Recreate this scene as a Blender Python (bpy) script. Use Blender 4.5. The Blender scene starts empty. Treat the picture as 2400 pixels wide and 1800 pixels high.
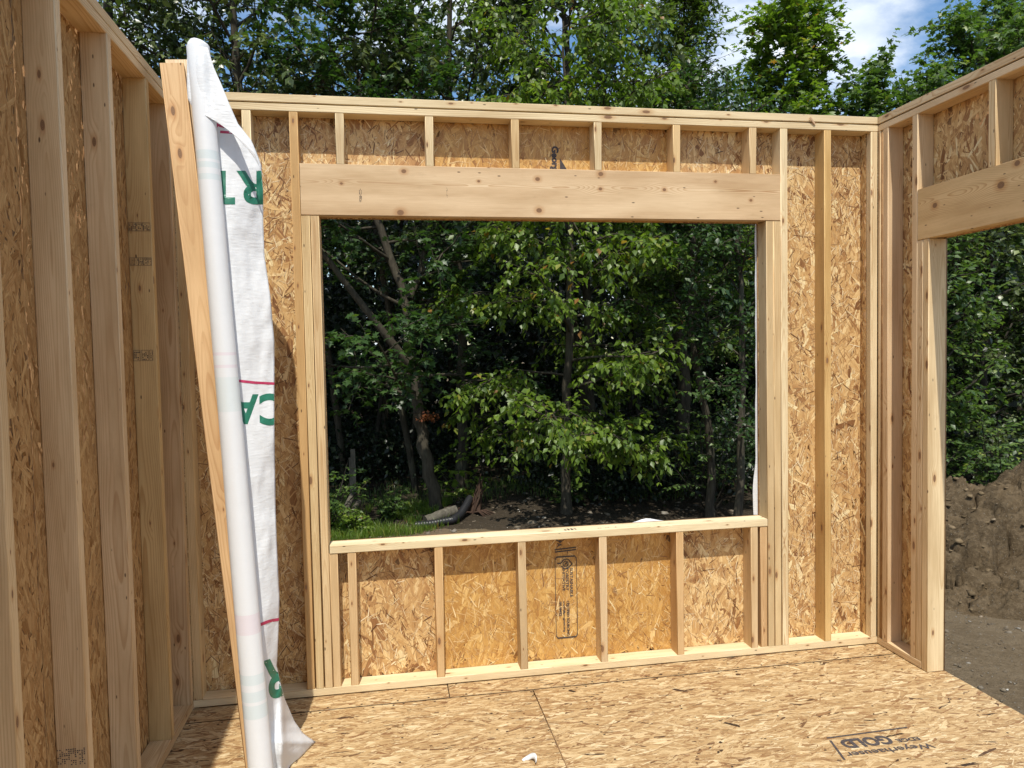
import bpy, math, random
import numpy as np
from mathutils import Vector, Matrix
random.seed(7); RNG = np.random.default_rng(7)
sc = bpy.context.scene
col = sc.collection
PI = math.pi

# ------------------------------------------------------------------ camera, sky, sun, exposure
YAW, PITCH, ROLL = 0.1701132, -0.0432816, -0.019398
CAM = Vector((-0.32355, -3.49421, 1.59675))
cy, sy, cp, sp = math.cos(YAW), math.sin(YAW), math.cos(PITCH), math.sin(PITCH)
Fv = Vector((sy*cp, cy*cp, sp)); R0 = Vector((cy, -sy, 0)); U0 = R0.cross(Fv)
Rv = R0*math.cos(ROLL) + U0*math.sin(ROLL); Uv = -R0*math.sin(ROLL) + U0*math.cos(ROLL)
cam = bpy.data.cameras.new('camera'); cam.sensor_width = 36; cam.lens = 1724.5/2400*36
cam.clip_start = 0.05; cam.clip_end = 900
camo = bpy.data.objects.new('camera', cam); col.objects.link(camo)
camo.matrix_world = Matrix(((Rv.x, Uv.x, -Fv.x, CAM.x), (Rv.y, Uv.y, -Fv.y, CAM.y), (Rv.z, Uv.z, -Fv.z, CAM.z), (0, 0, 0, 1)))
sc.camera = camo

SUN_DIR = Vector((0.135, 1.0, -1.9)).normalized()      # the way the light travels
SUN_ELEV = math.asin(-SUN_DIR.z); SUN_AZ = math.atan2(-SUN_DIR.x, -SUN_DIR.y)
w = bpy.data.worlds.new('World'); sc.world = w; w.use_nodes = True
nt = w.node_tree; N = nt.nodes; L = nt.links; N.clear()
out = N.new('ShaderNodeOutputWorld'); bg = N.new('ShaderNodeBackground'); L.new(bg.outputs[0], out.inputs[0])
sky = N.new('ShaderNodeTexSky'); sky.sky_type = 'NISHITA'; sky.sun_disc = False
sky.sun_elevation = SUN_ELEV; sky.sun_rotation = SUN_AZ; sky.air_density = 1.1; sky.dust_density = 0.6; sky.ozone_density = 1.6
SKY_STRENGTH = 0.128
bg.inputs[1].default_value = SKY_STRENGTH
tc = N.new('ShaderNodeTexCoord'); sep = N.new('ShaderNodeSeparateXYZ'); L.new(tc.outputs['Generated'], sep.inputs[0])
def wmath(op, a, b=None, clamp=False):
    m = N.new('ShaderNodeMath'); m.operation = op; m.use_clamp = clamp
    for i, v in enumerate((a, b)):
        if v is None: continue
        if isinstance(v, (int, float)): m.inputs[i].default_value = v
        else: L.new(v, m.inputs[i])
    return m.outputs[0]
zc = wmath('ADD', wmath('MAXIMUM', sep.outputs[2], 0.0), 0.16)
cmb = N.new('ShaderNodeCombineXYZ'); L.new(wmath('DIVIDE', sep.outputs[0], zc), cmb.inputs[0]); L.new(wmath('DIVIDE', sep.outputs[1], zc), cmb.inputs[1])
cmb.inputs[2].default_value = 3.4
n1 = N.new('ShaderNodeTexNoise'); n1.inputs['Scale'].default_value = 1.05; n1.inputs['Detail'].default_value = 9; n1.inputs['Roughness'].default_value = 0.56; n1.inputs['Distortion'].default_value = 0.25
L.new(cmb.outputs[0], n1.inputs['Vector'])
cr = N.new('ShaderNodeMapRange'); cr.interpolation_type = 'SMOOTHSTEP'; cr.inputs[1].default_value = 0.47; cr.inputs[2].default_value = 0.60; L.new(n1.outputs[0], cr.inputs[0])
n2 = N.new('ShaderNodeTexNoise'); n2.inputs['Scale'].default_value = 2.6; n2.inputs['Detail'].default_value = 6; L.new(cmb.outputs[0], n2.inputs['Vector'])
cc = N.new('ShaderNodeValToRGB'); cc.color_ramp.elements[0].position = 0.35; cc.color_ramp.elements[1].position = 0.7
cc.color_ramp.elements[0].color = (3.6, 4.3, 5.4, 1); cc.color_ramp.elements[1].color = (7.4, 7.7, 8.1, 1); L.new(n2.outputs[0], cc.inputs[0])
hs = N.new('ShaderNodeHueSaturation'); hs.inputs['Saturation'].default_value = 1.2; hs.inputs['Value'].default_value = 0.92; L.new(sky.outputs[0], hs.inputs['Color'])
mx = N.new('ShaderNodeMixRGB'); L.new(cr.outputs[0], mx.inputs[0]); L.new(hs.outputs[0], mx.inputs[1]); L.new(cc.outputs[0], mx.inputs[2]); L.new(mx.outputs[0], bg.inputs[0])

sun = bpy.data.lights.new('sun', 'SUN'); sun.energy = 3.6; sun.angle = math.radians(0.53); sun.color = (1.0, 0.95, 0.86)
suno = bpy.data.objects.new('sun', sun); col.objects.link(suno)
suno.rotation_euler = (-SUN_DIR).to_track_quat('Z', 'Y').to_euler(); suno.location = (-3, -8, 14)
sc.view_settings.view_transform = 'Standard'; sc.view_settings.look = 'None'; sc.view_settings.gamma = 1
sc.view_settings.use_curve_mapping = False; sc.view_settings.exposure = 0.5

# ------------------------------------------------------------------ helpers
def tag(o, label=None, cat=None, group=None, kind=None):
    if label: o['label'] = label
    if cat: o['category'] = cat
    if group: o['group'] = group
    if kind: o['kind'] = kind
    return o
def empty(name, loc=(0, 0, 0), rz=0):
    o = bpy.data.objects.new(name, None); o.empty_display_size = 0.1; col.objects.link(o); o.location = loc; o.rotation_euler[2] = rz
    return o
def setparent(o, p):
    if p is not None:
        o.parent = p; o.matrix_parent_inverse = pworld(p).inverted()
def pworld(p):
    m = Matrix.LocRotScale(p.location, p.rotation_euler, p.scale)
    if p.parent: m = pworld(p.parent) @ p.matrix_parent_inverse @ m
    return m
def mesh_np(name, V, F, mat, parent=None, uv=None, smooth=False):
    """V (n,3), F list of arrays (m,k) of faces"""
    V = np.asarray(V, np.float32)
    if isinstance(F, np.ndarray): F = [F]
    F = [np.asarray(f, np.int32) for f in F if len(f)]
    me = bpy.data.meshes.new(name)
    me.vertices.add(len(V)); me.vertices.foreach_set('co', V.ravel())
    idx = np.concatenate([f.ravel() for f in F]); tot = np.concatenate([np.full(len(f), f.shape[1], np.int32) for f in F])
    st = np.concatenate([[0], np.cumsum(tot)[:-1]]).astype(np.int32)
    me.loops.add(len(idx)); me.loops.foreach_set('vertex_index', idx)
    me.polygons.add(len(tot)); me.polygons.foreach_set('loop_start', st); me.polygons.foreach_set('loop_total', tot)
    if uv is not None:
        ul = me.uv_layers.new(name='UVMap'); ul.data.foreach_set('uv', np.asarray(uv, np.float32)[idx].ravel())
    me.update(calc_edges=True); me.validate()
    if smooth: me.polygons.foreach_set('use_smooth', np.ones(len(me.polygons), bool))
    me.materials.append(mat)
    o = bpy.data.objects.new(name, me); col.objects.link(o); setparent(o, parent)
    return o
def ray(u, v):
    x = (u-1200)/1724.5; y = -(v-900)/1724.5
    return Fv + Rv*x + Uv*y
def at(u, v, y):                                   # the point of the plane world-y = y seen at a place of the 2400 px photograph
    d = ray(u, v); t = (y-CAM.y)/d.y
    return CAM + d*t

# ------------------------------------------------------------------ materials
class NT:
    def __init__(s, name):
        s.m = bpy.data.materials.new(name); s.m.use_nodes = True; s.t = s.m.node_tree; s.b = s.t.nodes['Principled BSDF']; s.out = s.t.nodes['Material Output']
    def n(s, kind, **kw):
        nd = s.t.nodes.new(kind)
        for k, v in kw.items():
            if k.startswith('i_'):
                key = k[2:]; key = int(key) if key.isdigit() else key.replace('_', ' ')
                s.set(nd.inputs[key], v)
            else: setattr(nd, k, v)
        return nd
    def set(s, sock, v):
        if isinstance(v, bpy.types.NodeSocket): s.t.links.new(v, sock)
        else: sock.default_value = v
    def math(s, op, a, b=0.0, c=None, clamp=False):
        m = s.t.nodes.new('ShaderNodeMath'); m.operation = op; m.use_clamp = clamp
        s.set(m.inputs[0], a); s.set(m.inputs[1], b)
        if c is not None: s.set(m.inputs[2], c)
        return m.outputs[0]
    def mix(s, f, a, b, mode='MIX'):
        m = s.t.nodes.new('ShaderNodeMixRGB'); m.blend_type = mode
        s.set(m.inputs[0], f); s.set(m.inputs[1], a); s.set(m.inputs[2], b); return m.outputs[0]
    def ramp(s, f, stops, interp='LINEAR'):
        r = s.t.nodes.new('ShaderNodeValToRGB'); e = r.color_ramp.elements; r.color_ramp.interpolation = interp
        while len(e) < len(stops): e.new(0.5)
        for i, (p, c) in enumerate(stops): e[i].position = p; e[i].color = (*c, 1) if len(c) == 3 else c
        s.set(r.inputs[0], f); return r.outputs[0]
    def maprange(s, v, a, b, c=0.0, d=1.0, smooth=False):
        r = s.t.nodes.new('ShaderNodeMapRange'); s.set(r.inputs[0], v)
        if smooth: r.interpolation_type = 'SMOOTHSTEP'
        for i, x in enumerate((a, b, c, d)): r.inputs[i+1].default_value = x
        return r.outputs[0]
    def noise(s, vec, scale, detail=3, rough=0.5, dist=0.0):
        nd = s.n('ShaderNodeTexNoise'); s.set(nd.inputs['Vector'], vec)
        nd.inputs['Scale'].default_value = scale; nd.inputs['Detail'].default_value = detail; nd.inputs['Roughness'].default_value = rough; nd.inputs['Distortion'].default_value = dist
        return nd.outputs['Fac']
    def mapping(s, vec, scale=(1, 1, 1), loc=(0, 0, 0), rot=(0, 0, 0)):
        nd = s.n('ShaderNodeMapping'); s.set(nd.inputs[0], vec); nd.inputs[1].default_value = loc; nd.inputs[2].default_value = rot; nd.inputs[3].default_value = scale
        return nd.outputs[0]
    def bump(s, h, strength=0.3, dist=0.002):
        nd = s.n('ShaderNodeBump'); s.set(nd.inputs['Height'], h); nd.inputs['Strength'].default_value = strength; nd.inputs['Distance'].default_value = dist
        s.t.links.new(nd.outputs[0], s.b.inputs['Normal']); return nd
    def base(s, c, rough=0.6, spec=0.3):
        s.set(s.b.inputs['Base Color'], c); s.set(s.b.inputs['Roughness'], rough); s.b.inputs['Specular IOR Level'].default_value = spec

def lumber_material(name, pts=None, ax=0):
    m = NT(name)
    t = m.n('ShaderNodeTexCoord').outputs['Object']; oi = m.n('ShaderNodeObjectInfo')
    rnd = oi.outputs['Random']; tint = oi.outputs['Color']
    off = m.n('ShaderNodeCombineXYZ'); m.set(off.inputs[0], m.math('MULTIPLY', rnd, 0.0)); m.set(off.inputs[2], m.math('MULTIPLY', rnd, 91.0))
    p = m.n('ShaderNodeVectorMath', operation='ADD'); m.set(p.inputs[0], t); m.set(p.inputs[1], off.outputs[0]); p = p.outputs[0]
    # knots: sparse feature points, the grain bends round them
    on = m.n('ShaderNodeTexCoord').outputs['Normal']; sn = m.n('ShaderNodeSeparateXYZ'); m.set(sn.inputs[0], on); sp_ = m.n('ShaderNodeSeparateXYZ'); m.set(sp_.inputs[0], t)
    isx = m.math('GREATER_THAN', m.math('ABSOLUTE', sn.outputs[0]), 0.7)
    q = m.math('ADD', m.math('MULTIPLY', sp_.outputs[1], isx), m.math('MULTIPLY', m.math('ADD', sp_.outputs[0], 0.4), m.math('SUBTRACT', 1.0, isx)))
    kc = m.n('ShaderNodeCombineXYZ'); m.set(kc.inputs[0], m.math('MULTIPLY', q, 15.0)); m.set(kc.inputs[1], m.math('MULTIPLY', m.math('ADD', sp_.outputs[2], m.math('MULTIPLY', rnd, 83.0)), 5.6))
    if pts is None:
        kv = m.n('ShaderNodeTexVoronoi', feature='F1', voronoi_dimensions='2D'); m.set(kv.inputs['Vector'], kc.outputs[0]); kv.inputs['Scale'].default_value = 1.0
        kd = kv.outputs['Distance']; ks = m.n('ShaderNodeSeparateColor'); m.set(ks.inputs[0], kv.outputs['Color'])
        present = m.math('GREATER_THAN', ks.outputs[0], 0.74)
        krad = m.maprange(m.math('POWER', ks.outputs[1], 1.6), 0, 1, 0.030, 0.13)
        krel = m.math('DIVIDE', kd, krad)
        bend = m.math('MULTIPLY', m.math('MULTIPLY', m.maprange(kd, 0.0, 0.5, 1, 0, True), present), 0.009)
    else:
        krel = 99.0; bend = 0.0; present = 1.0
        for (kx, kz, kr) in pts:
            ddx = m.math('SUBTRACT', sp_.outputs[ax], kx); ddz = m.math('MULTIPLY', m.math('SUBTRACT', sp_.outputs[2], kz), 0.8)
            dd = m.math('SQRT', m.math('ADD', m.math('MULTIPLY', ddx, ddx), m.math('MULTIPLY', ddz, ddz)))
            krel = m.math('MINIMUM', m.math('DIVIDE', dd, kr), krel)
            ddz2 = m.math('MULTIPLY', ddz, 0.4); d2_ = m.math('SQRT', m.math('ADD', m.math('MULTIPLY', ddx, ddx), m.math('MULTIPLY', ddz2, ddz2)))
            bend = m.math('ADD', m.math('MULTIPLY', m.maprange(d2_, 0.0, kr*5.5, 1, 0, True), kr*1.5), bend)
    # rings
    sx = m.n('ShaderNodeSeparateXYZ'); m.set(sx.inputs[0], t)
    lowf = m.noise(m.mapping(p, (3, 3, 0.75)), 1.0, 2, 0.5)
    px = m.math('ADD', sx.outputs[0], m.maprange(m.math('FRACT', m.math('MULTIPLY', rnd, 17.3)), 0, 1, -0.05, 0.05))
    py = m.math('ADD', sx.outputs[1], m.maprange(m.math('FRACT', m.math('MULTIPLY', rnd, 5.7)), 0, 1, 0.02, 0.075))
    r = m.math('SQRT', m.math('ADD', m.math('MULTIPLY', px, px), m.math('MULTIPLY', py, py)))
    r = m.math('ADD', r, m.math('MULTIPLY', lowf, 0.085))
    r = m.math('ADD', r, bend)
    r = m.math('ADD', r, m.math('MULTIPLY', m.noise(m.mapping(p, (20, 20, 1.5)), 1.0, 2), 0.003))
    band = m.math('FRACT', m.math('MULTIPLY', r, 175.0 if pts is None else 250.0))
    ring = m.ramp(band, [(0, (0, 0, 0)), (0.5, (0.08, 0.08, 0.08)), (0.86, (1, 1, 1)), (0.95, (0.9, 0.9, 0.9)), (1, (0, 0, 0))])
    ringmask = m.maprange(m.noise(m.mapping(p, (6, 6, 0.8)), 1.0, 2), 0.35, 0.65, 0.25, 1)
    fib = m.noise(m.mapping(p, (420, 420, 7)), 1.0, 2, 0.6)
    blot = m.noise(m.mapping(p, (14, 14, 2.2)), 1.0, 4, 0.55)
    c = m.mix(1.0, m.ramp(blot, [(0.3, (0.80, 0.74, 0.66)), (0.62, (1.03, 1.02, 1.0))]), tint, 'MULTIPLY')
    ringf = m.math('MULTIPLY', m.math('MULTIPLY', ring, ringmask), 0.60 if pts is None else 0.85)
    c = m.mix(ringf, c, m.mix(1.0, c, (0.60, 0.42, 0.26, 1), 'MULTIPLY'))
    c = m.mix(m.maprange(fib, 0.3, 0.75, 0.0, 0.28), c, m.mix(1.0, c, (0.62, 0.52, 0.42, 1), 'MULTIPLY'))
    streak = m.noise(m.mapping(p, (55, 55, 1.1)), 1.0, 3, 0.6)
    c = m.mix(m.maprange(streak, 0.58, 0.75, 0, 0.35), c, m.mix(1.0, c, (0.66, 0.50, 0.40, 1), 'MULTIPLY'))
    halo = m.math('MULTIPLY', m.maprange(krel, 0.9, 2.6, 0.55, 0.0, True), present)
    c = m.mix(halo, c, m.mix(1.0, c, (0.72, 0.52, 0.36, 1), 'MULTIPLY'))
    kring = m.math('FRACT', m.math('MULTIPLY', krel, 3.2))
    kcol = m.mix(m.math('MULTIPLY', kring, 0.7), (0.15, 0.075, 0.035, 1), (0.36, 0.215, 0.115, 1))
    c = m.mix(m.math('MULTIPLY', m.maprange(krel, 0.78, 1.05, 1, 0), present), c, kcol)
    # small nail holes, pin knots and scuffs
    v2 = m.n('ShaderNodeTexVoronoi', feature='F1'); m.set(v2.inputs['Vector'], m.mapping(p, (26, 26, 9))); v2.inputs['Scale'].default_value = 1.0
    s2 = m.n('ShaderNodeSeparateColor'); m.set(s2.inputs[0], v2.outputs['Color'])
    dots = m.math('MULTIPLY', m.maprange(v2.outputs['Distance'], 0.05, 0.085, 1, 0), m.math('GREATER_THAN', s2.outputs[0], 0.4))
    c = m.mix(m.math('MULTIPLY', dots, 0.85), c, (0.05, 0.025, 0.012, 1))
    dirt = m.noise(m.mapping(p, (30, 30, 9)), 1.0, 6, 0.7)
    c = m.mix(m.maprange(dirt, 0.60, 0.78, 0, 0.30), c, m.mix(1.0, c, (0.55, 0.50, 0.45, 1), 'MULTIPLY'))
    m.base(c, m.maprange(fib, 0.2, 0.8, 0.52, 0.75), 0.25)
    saw = m.noise(m.mapping(p, (8, 8, 260)), 1.0, 2, 0.6)
    h = m.math('ADD', m.math('MULTIPLY', fib, 0.6), m.math('MULTIPLY', saw, 0.5))
    h = m.math('SUBTRACT', h, m.math('MULTIPLY', dots, 0.8)); h = m.math('ADD', h, m.math('MULTIPLY', ring, 0.12))
    m.bump(h, 0.35, 0.0009)
    return m.m
LUMBER = lumber_material('spruce_lumber')
_hx = lambda X, Z, r: (-(Z-2.35665), X-0.49925, r)
HEADER_WOOD = lumber_material('header_lumber', [_hx(*k) for k in ((-0.215, 2.447, 0.010), (0.135, 2.408, 0.006), (0.42, 2.424, 0.010), (0.735, 2.455, 0.011), (0.732, 2.383, 0.008), (1.06, 2.385, 0.008), (-0.235, 2.256, 0.014), (0.425, 2.275, 0.012), (1.33, 2.43, 0.006), (-0.50, 2.385, 0.006), (1.52, 2.34, 0.007))])
_ry = lambda Y, Z, r: (2.2205-Z, Y+1.30575, r)
HEADER_WOOD2 = lumber_material('header_lumber_right', [_ry(*k) for k in ((-0.405, 2.245, 0.013), (-0.78, 2.255, 0.016), (-0.86, 2.325, 0.012))], 1)

def strand_material(name, stops, rough=0.55, spec=0.35):
    m = NT(name)
    g = m.n('ShaderNodeNewGeometry').outputs['Random Per Island']; uv = m.n('ShaderNodeUVMap').outputs[0]
    o = m.n('ShaderNodeCombineXYZ'); m.set(o.inputs[2], m.math('MULTIPLY', g, 300.0))
    p = m.n('ShaderNodeVectorMath', operation='ADD'); m.set(p.inputs[0], uv); m.set(p.inputs[1], o.outputs[0]); p = p.outputs[0]
    c = m.ramp(g, stops)
    gr = m.noise(m.mapping(p, (14, 260, 1)), 1.0, 3, 0.65)
    c = m.mix(m.maprange(gr, 0.35, 0.7, 0.0, 0.65), c, m.mix(1.0, c, (0.56, 0.42, 0.30, 1), 'MULTIPLY'))
    bl = m.noise(m.mapping(p, (25, 45, 1)), 1.0, 4, 0.6)
    c = m.mix(m.maprange(bl, 0.5, 0.75, 0, 0.45), c, m.mix(1.0, c, (0.66, 0.53, 0.40, 1), 'MULTIPLY'))
    m.base(c, rough, spec); m.bump(m.math('ADD', gr, m.math('MULTIPLY', bl, 0.8)), 0.5, 0.0012)
    return m.m
ROUGH_STOPS = [(0.0, (0.203, 0.094, 0.036)), (0.04, (0.334, 0.170, 0.066)), (0.16, (0.500, 0.293, 0.121)), (0.45, (0.630, 0.404, 0.170)), (0.75, (0.737, 0.514, 0.237)), (0.92, (0.857, 0.655, 0.342)), (1.0, (0.900, 0.784, 0.463))]
SMOOTH_STOPS = [(0.0, (0.246, 0.114, 0.031)), (0.03, (0.448, 0.233, 0.066)), (0.25, (0.549, 0.309, 0.088)), (0.7, (0.627, 0.373, 0.114)), (0.94, (0.728, 0.477, 0.167)), (1.0, (0.851, 0.628, 0.290))]
FLOOR_STOPS = [(0.0, (0.037, 0.023, 0.014)), (0.012, (0.092, 0.050, 0.027)), (0.03, (0.258, 0.141, 0.063)), (0.22, (0.386, 0.250, 0.117)), (0.55, (0.497, 0.350, 0.176)), (0.85, (0.598, 0.455, 0.252)), (1.0, (0.681, 0.564, 0.351))]
STRAND_ROUGH = strand_material('osb_strand_rough', ROUGH_STOPS)
STRAND_SMOOTH = strand_material('osb_strand_smooth', SMOOTH_STOPS, 0.45, 0.4)
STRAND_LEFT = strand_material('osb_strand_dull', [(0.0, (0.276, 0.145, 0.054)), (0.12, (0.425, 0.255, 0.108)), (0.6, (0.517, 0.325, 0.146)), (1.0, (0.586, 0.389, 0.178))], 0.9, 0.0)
SLIVER = strand_material('osb_sliver', [(0.0, (0.10, 0.045, 0.018)), (0.22, (0.24, 0.12, 0.05)), (0.42, (0.45, 0.27, 0.12)), (0.6, (0.70, 0.52, 0.28)), (1.0, (0.86, 0.74, 0.50))])
STRAND_FLOOR = strand_material('osb_strand_floor', FLOOR_STOPS, 0.6, 0.3)
def osb_base(name, c1, c2, scale=(22, 22, 22)):
    m = NT(name); t = m.n('ShaderNodeTexCoord').outputs['Object']
    v = m.n('ShaderNodeTexVoronoi', feature='F1'); m.set(v.inputs['Vector'], m.mapping(t, scale)); v.inputs['Scale'].default_value = 1.0
    s = m.n('ShaderNodeSeparateColor'); m.set(s.inputs[0], v.outputs['Color'])
    n = m.noise(m.mapping(t, tuple(x*6 for x in scale)), 1.0, 4, 0.7)
    c = m.mix(m.math('MULTIPLY', m.math('ADD', s.outputs[0], n), 0.5), (*c1, 1), (*c2, 1))
    m.base(c, 0.65, 0.25); m.bump(n, 0.5, 0.002); return m.m
OSB = osb_base('osb_core', (0.20, 0.10, 0.04), (0.40, 0.24, 0.11))
OSB_FLOOR = osb_base('osb_floor_core', (0.34, 0.20, 0.10), (0.62, 0.44, 0.25), (12, 60, 40))
def simple(name, c, rough=0.7, spec=0.2, nscale=None, c2=None, bump=None):
    m = NT(name)
    if nscale:
        t = m.n('ShaderNodeTexCoord').outputs['Object']; n = m.noise(t, nscale, 5, 0.6)
        m.base(m.mix(m.maprange(n, 0.3, 0.7), (*c, 1), (*(c2 or c), 1)), rough, spec)
        if bump: m.bump(n, 0.6, bump)
    else: m.base((*c, 1), rough, spec)
    return m.m
INK = simple('stamp_ink', (0.035, 0.03, 0.035), 0.6, 0.2, 90, (0.10, 0.085, 0.08))
INK_GREEN = simple('green_print', (0.018, 0.145, 0.085), 0.4, 0.4, 60, (0.026, 0.17, 0.105))
INK_RED = simple('red_print', (0.42, 0.03, 0.09), 0.4, 0.4, 60, (0.50, 0.05, 0.12))

# ------------------------------------------------------------------ lumber
TINTS = [(0.70, 0.53, 0.32), (0.68, 0.51, 0.30), (0.72, 0.56, 0.35), (0.66, 0.48, 0.28), (0.70, 0.52, 0.31), (0.64, 0.48, 0.29)]
_bc = {}
def board_mesh(a, b, l):
    key = (round(a, 4), round(b, 4), round(l, 4))
    if key in _bc: return _bc[key]
    r = min(0.003, a*0.2, b*0.2); V = []; prof = []
    for sx_, sy_, a0 in ((1, 1, 0), (-1, 1, 90), (-1, -1, 180), (1, -1, 270)):
        for k in (0, 45, 90):
            an = math.radians(a0+k); prof.append((sx_*(a/2-r)+r*math.cos(an), sy_*(b/2-r)+r*math.sin(an)))
    n = len(prof)
    for z in (-l/2, l/2): V += [(x, y, z) for x, y in prof]
    F = [[i, (i+1) % n, n+(i+1) % n, n+i] for i in range(n)]
    me = bpy.data.meshes.new('board'); me.from_pydata(V, [], F+[list(range(n))[::-1], list(range(n, 2*n))]); me.update()
    for i, p in enumerate(me.polygons): p.use_smooth = i < n and i % 3 != 2
    me.materials.append(LUMBER); _bc[key] = me; return me
TK = (1.02, 1.05, 0.99)
def board(name, parent, x0, x1, y0, y1, z0, z1, tint=None, axis='z', label=None, jit=0.0006, lean=0.0):
    dx, dy, dz = x1-x0, y1-y0, z1-z0; c = Vector(((x0+x1)/2, (y0+y1)/2, (z0+z1)/2))
    if axis == 'z': me = board_mesh(dx, dy, dz-0.0012); e = (0, lean, 0)
    elif axis == 'x': me = board_mesh(dz, dy, dx-0.0012); e = (0, PI/2, 0)
    else: me = board_mesh(dx, dz, dy-0.0012); e = (-PI/2, 0, 0)
    o = bpy.data.objects.new(name, me); col.objects.link(o)
    o.location = c+Vector((random.uniform(-jit, jit), random.uniform(-jit, jit), 0)); o.rotation_euler = e
    t = tint or random.choice(TINTS); k = random.uniform(0.96, 1.04)
    o.color = (t[0]*k*TK[0], t[1]*k*TK[1], t[2]*k*TK[2], 1)
    setparent(o, parent)
    if label: o['label'] = label
    return o
def boxes(name, bl, mat, parent=None):
    V = []; F = []
    for (x0, x1, y0, y1, z0, z1) in bl:
        b = len(V); V += [(x, y, z) for z in (z0, z1) for y in (y0, y1) for x in (x0, x1)]
        F += [(b, b+2, b+3, b+1), (b+4, b+5, b+7, b+6), (b, b+1, b+5, b+4), (b+2, b+6, b+7, b+3), (b, b+4, b+6, b+2), (b+1, b+3, b+7, b+5)]
    return mesh_np(name, V, np.array(F), mat, parent)
def strands(parent, O, A, B, rects, n, mean, spread, lr, wr, mat, hmax=0.0012, name='strands'):
    """overlapping wood strands pressed on a panel; rects in the (a, b) plane coordinates"""
    O, A, B = (np.array(v, float) for v in (O, A, B)); Nn = np.cross(A, B)
    rects = np.array(rects, float); area = (rects[:, 1]-rects[:, 0])*(rects[:, 3]-rects[:, 2])
    ri = RNG.choice(len(rects), n, p=area/area.sum()); R = rects[ri]
    ca = R[:, 0]+RNG.random(n)*(R[:, 1]-R[:, 0]); cb = R[:, 2]+RNG.random(n)*(R[:, 3]-R[:, 2])
    th = mean+RNG.normal(0, spread, n); ln = RNG.uniform(*lr, n); wd = wr[0]+(wr[1]-wr[0])*RNG.random(n)**2.0
    base = np.array([(-.5, -.28), (-.36, -.5), (.38, -.48), (.5, .12), (.33, .5), (-.42, .45)])
    P = base[None]*np.ones((n, 1, 1))+RNG.normal(0, 0.07, (n, 6, 2))
    lu = P[:, :, 0]*ln[:, None]; lv = P[:, :, 1]*wd[:, None]
    c, s = np.cos(th)[:, None], np.sin(th)[:, None]
    a = np.clip(ca[:, None]+lu*c-lv*s, R[:, 0:1], R[:, 1:2]); b = np.clip(cb[:, None]+lu*s+lv*c, R[:, 2:3], R[:, 3:4])
    h = 0.0002+RNG.random(n)[:, None]*hmax*0.8+P[:, :, 0]*RNG.normal(0, hmax*0.3, n)[:, None]+P[:, :, 1]*RNG.normal(0, hmax*0.35, n)[:, None]
    h = np.clip(h, 0.0001, hmax*1.6)
    V = O+a[..., None]*A+b[..., None]*B+h[..., None]*Nn
    o = mesh_np(name, V.reshape(-1, 3), np.arange(n*6).reshape(n, 6), mat, parent, uv=np.stack([lu, lv], -1).reshape(-1, 2))
    return tag(o, kind='stuff')
def wtext(txt, size, O, A, B, mat, parent, name='lettering', bold=0.0, lift=0.0016, align='LEFT', sx=1.0):
    cu = bpy.data.curves.new('t', 'FONT'); cu.body = txt; cu.size = size; cu.align_x = align; cu.offset = bold; cu.resolution_u = 3
    ob = bpy.data.objects.new('t', cu); col.objects.link(ob)
    me = bpy.data.meshes.new_from_object(ob); bpy.data.objects.remove(ob); bpy.data.curves.remove(cu)
    n = len(me.vertices); co = np.zeros(n*3); me.vertices.foreach_get('co', co); co = co.reshape(-1, 3)
    A, B, O = (np.array(v, float) for v in (A, B, O)); Nn = np.cross(A, B)
    co = O+co[:, 0:1]*sx*A+co[:, 1:2]*B+Nn*lift
    me.vertices.foreach_set('co', co.astype(np.float32).ravel()); me.update(); me.name = name
    me.materials.clear(); me.materials.append(mat)
    o = bpy.data.objects.new(name, me); col.objects.link(o); setparent(o, parent); return o
def flatmark(name, polys, O, A, B, mat, parent, lift=0.0016):
    O, A, B = (np.array(v, float) for v in (O, A, B)); Nn = np.cross(A, B); V = []; F = []
    for p in polys:
        b = len(V); V += [tuple(O+x*A+y*B+Nn*lift) for x, y in p]; F.append(list(range(b, b+len(p))))
    me = bpy.data.meshes.new(name); me.from_pydata(V, [], F); me.update(); me.materials.append(mat)
    o = bpy.data.objects.new(name, me); col.objects.link(o); setparent(o, parent); return o
def strip(x0, y0, x1, y1, w):
    d = Vector((x1-x0, y1-y0)); d.normalize(); n = Vector((-d.y, d.x))*w/2
    return [(x0+n.x, y0+n.y), (x0-n.x, y0-n.y), (x1-n.x, y1-n.y), (x1+n.x, y1+n.y)]

# ------------------------------------------------------------------ the room frame
H = 2.780; T = 0.038; ZP = H-2*T; XR = 2.233; XL = -1.2247; D = 0.089
ORANGE = (0.60, 0.385, 0.185); PALE = (0.78, 0.64, 0.44); PINK = (0.70, 0.52, 0.36)
# back wall
bw = tag(empty('framed_wall', (0.5, 0, 0)), 'open stud wall with the large window hole looking out on the woods', 'wall')
board('bottom_plate', bw, XL, XR, 0, D, 0.0025, T, PALE, 'x')
board('top_plate', bw, XL, XR-0.001, 0.0, D, ZP, ZP+T-0.005, PALE, 'x')
board('top_plate', bw, XL-D, XR-0.001, 0.001, D, ZP+T+0.001, H, PALE, 'x')
for x, t in ((-1.2245, None), (-0.927, PALE), (-0.7235, ORANGE)): board('stud', bw, x, x+T, 0.001, D-0.001, T, ZP, t)
ZHB, ZHT, ZS = 2.2395, 2.4738, 0.7093; XJ1, XJ2 = -0.603, 1.603
for x, t in ((-0.683, None), (-0.6425, (0.70, 0.52, 0.32))): board('jack_stud', bw, x, x+0.0375, 0.0, D-0.001, T, ZHB-0.002, t)
board('trimmer', bw, -0.6035, -0.566, 0.002, D-0.001, T, ZS-T, (0.66, 0.48, 0.29))
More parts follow.
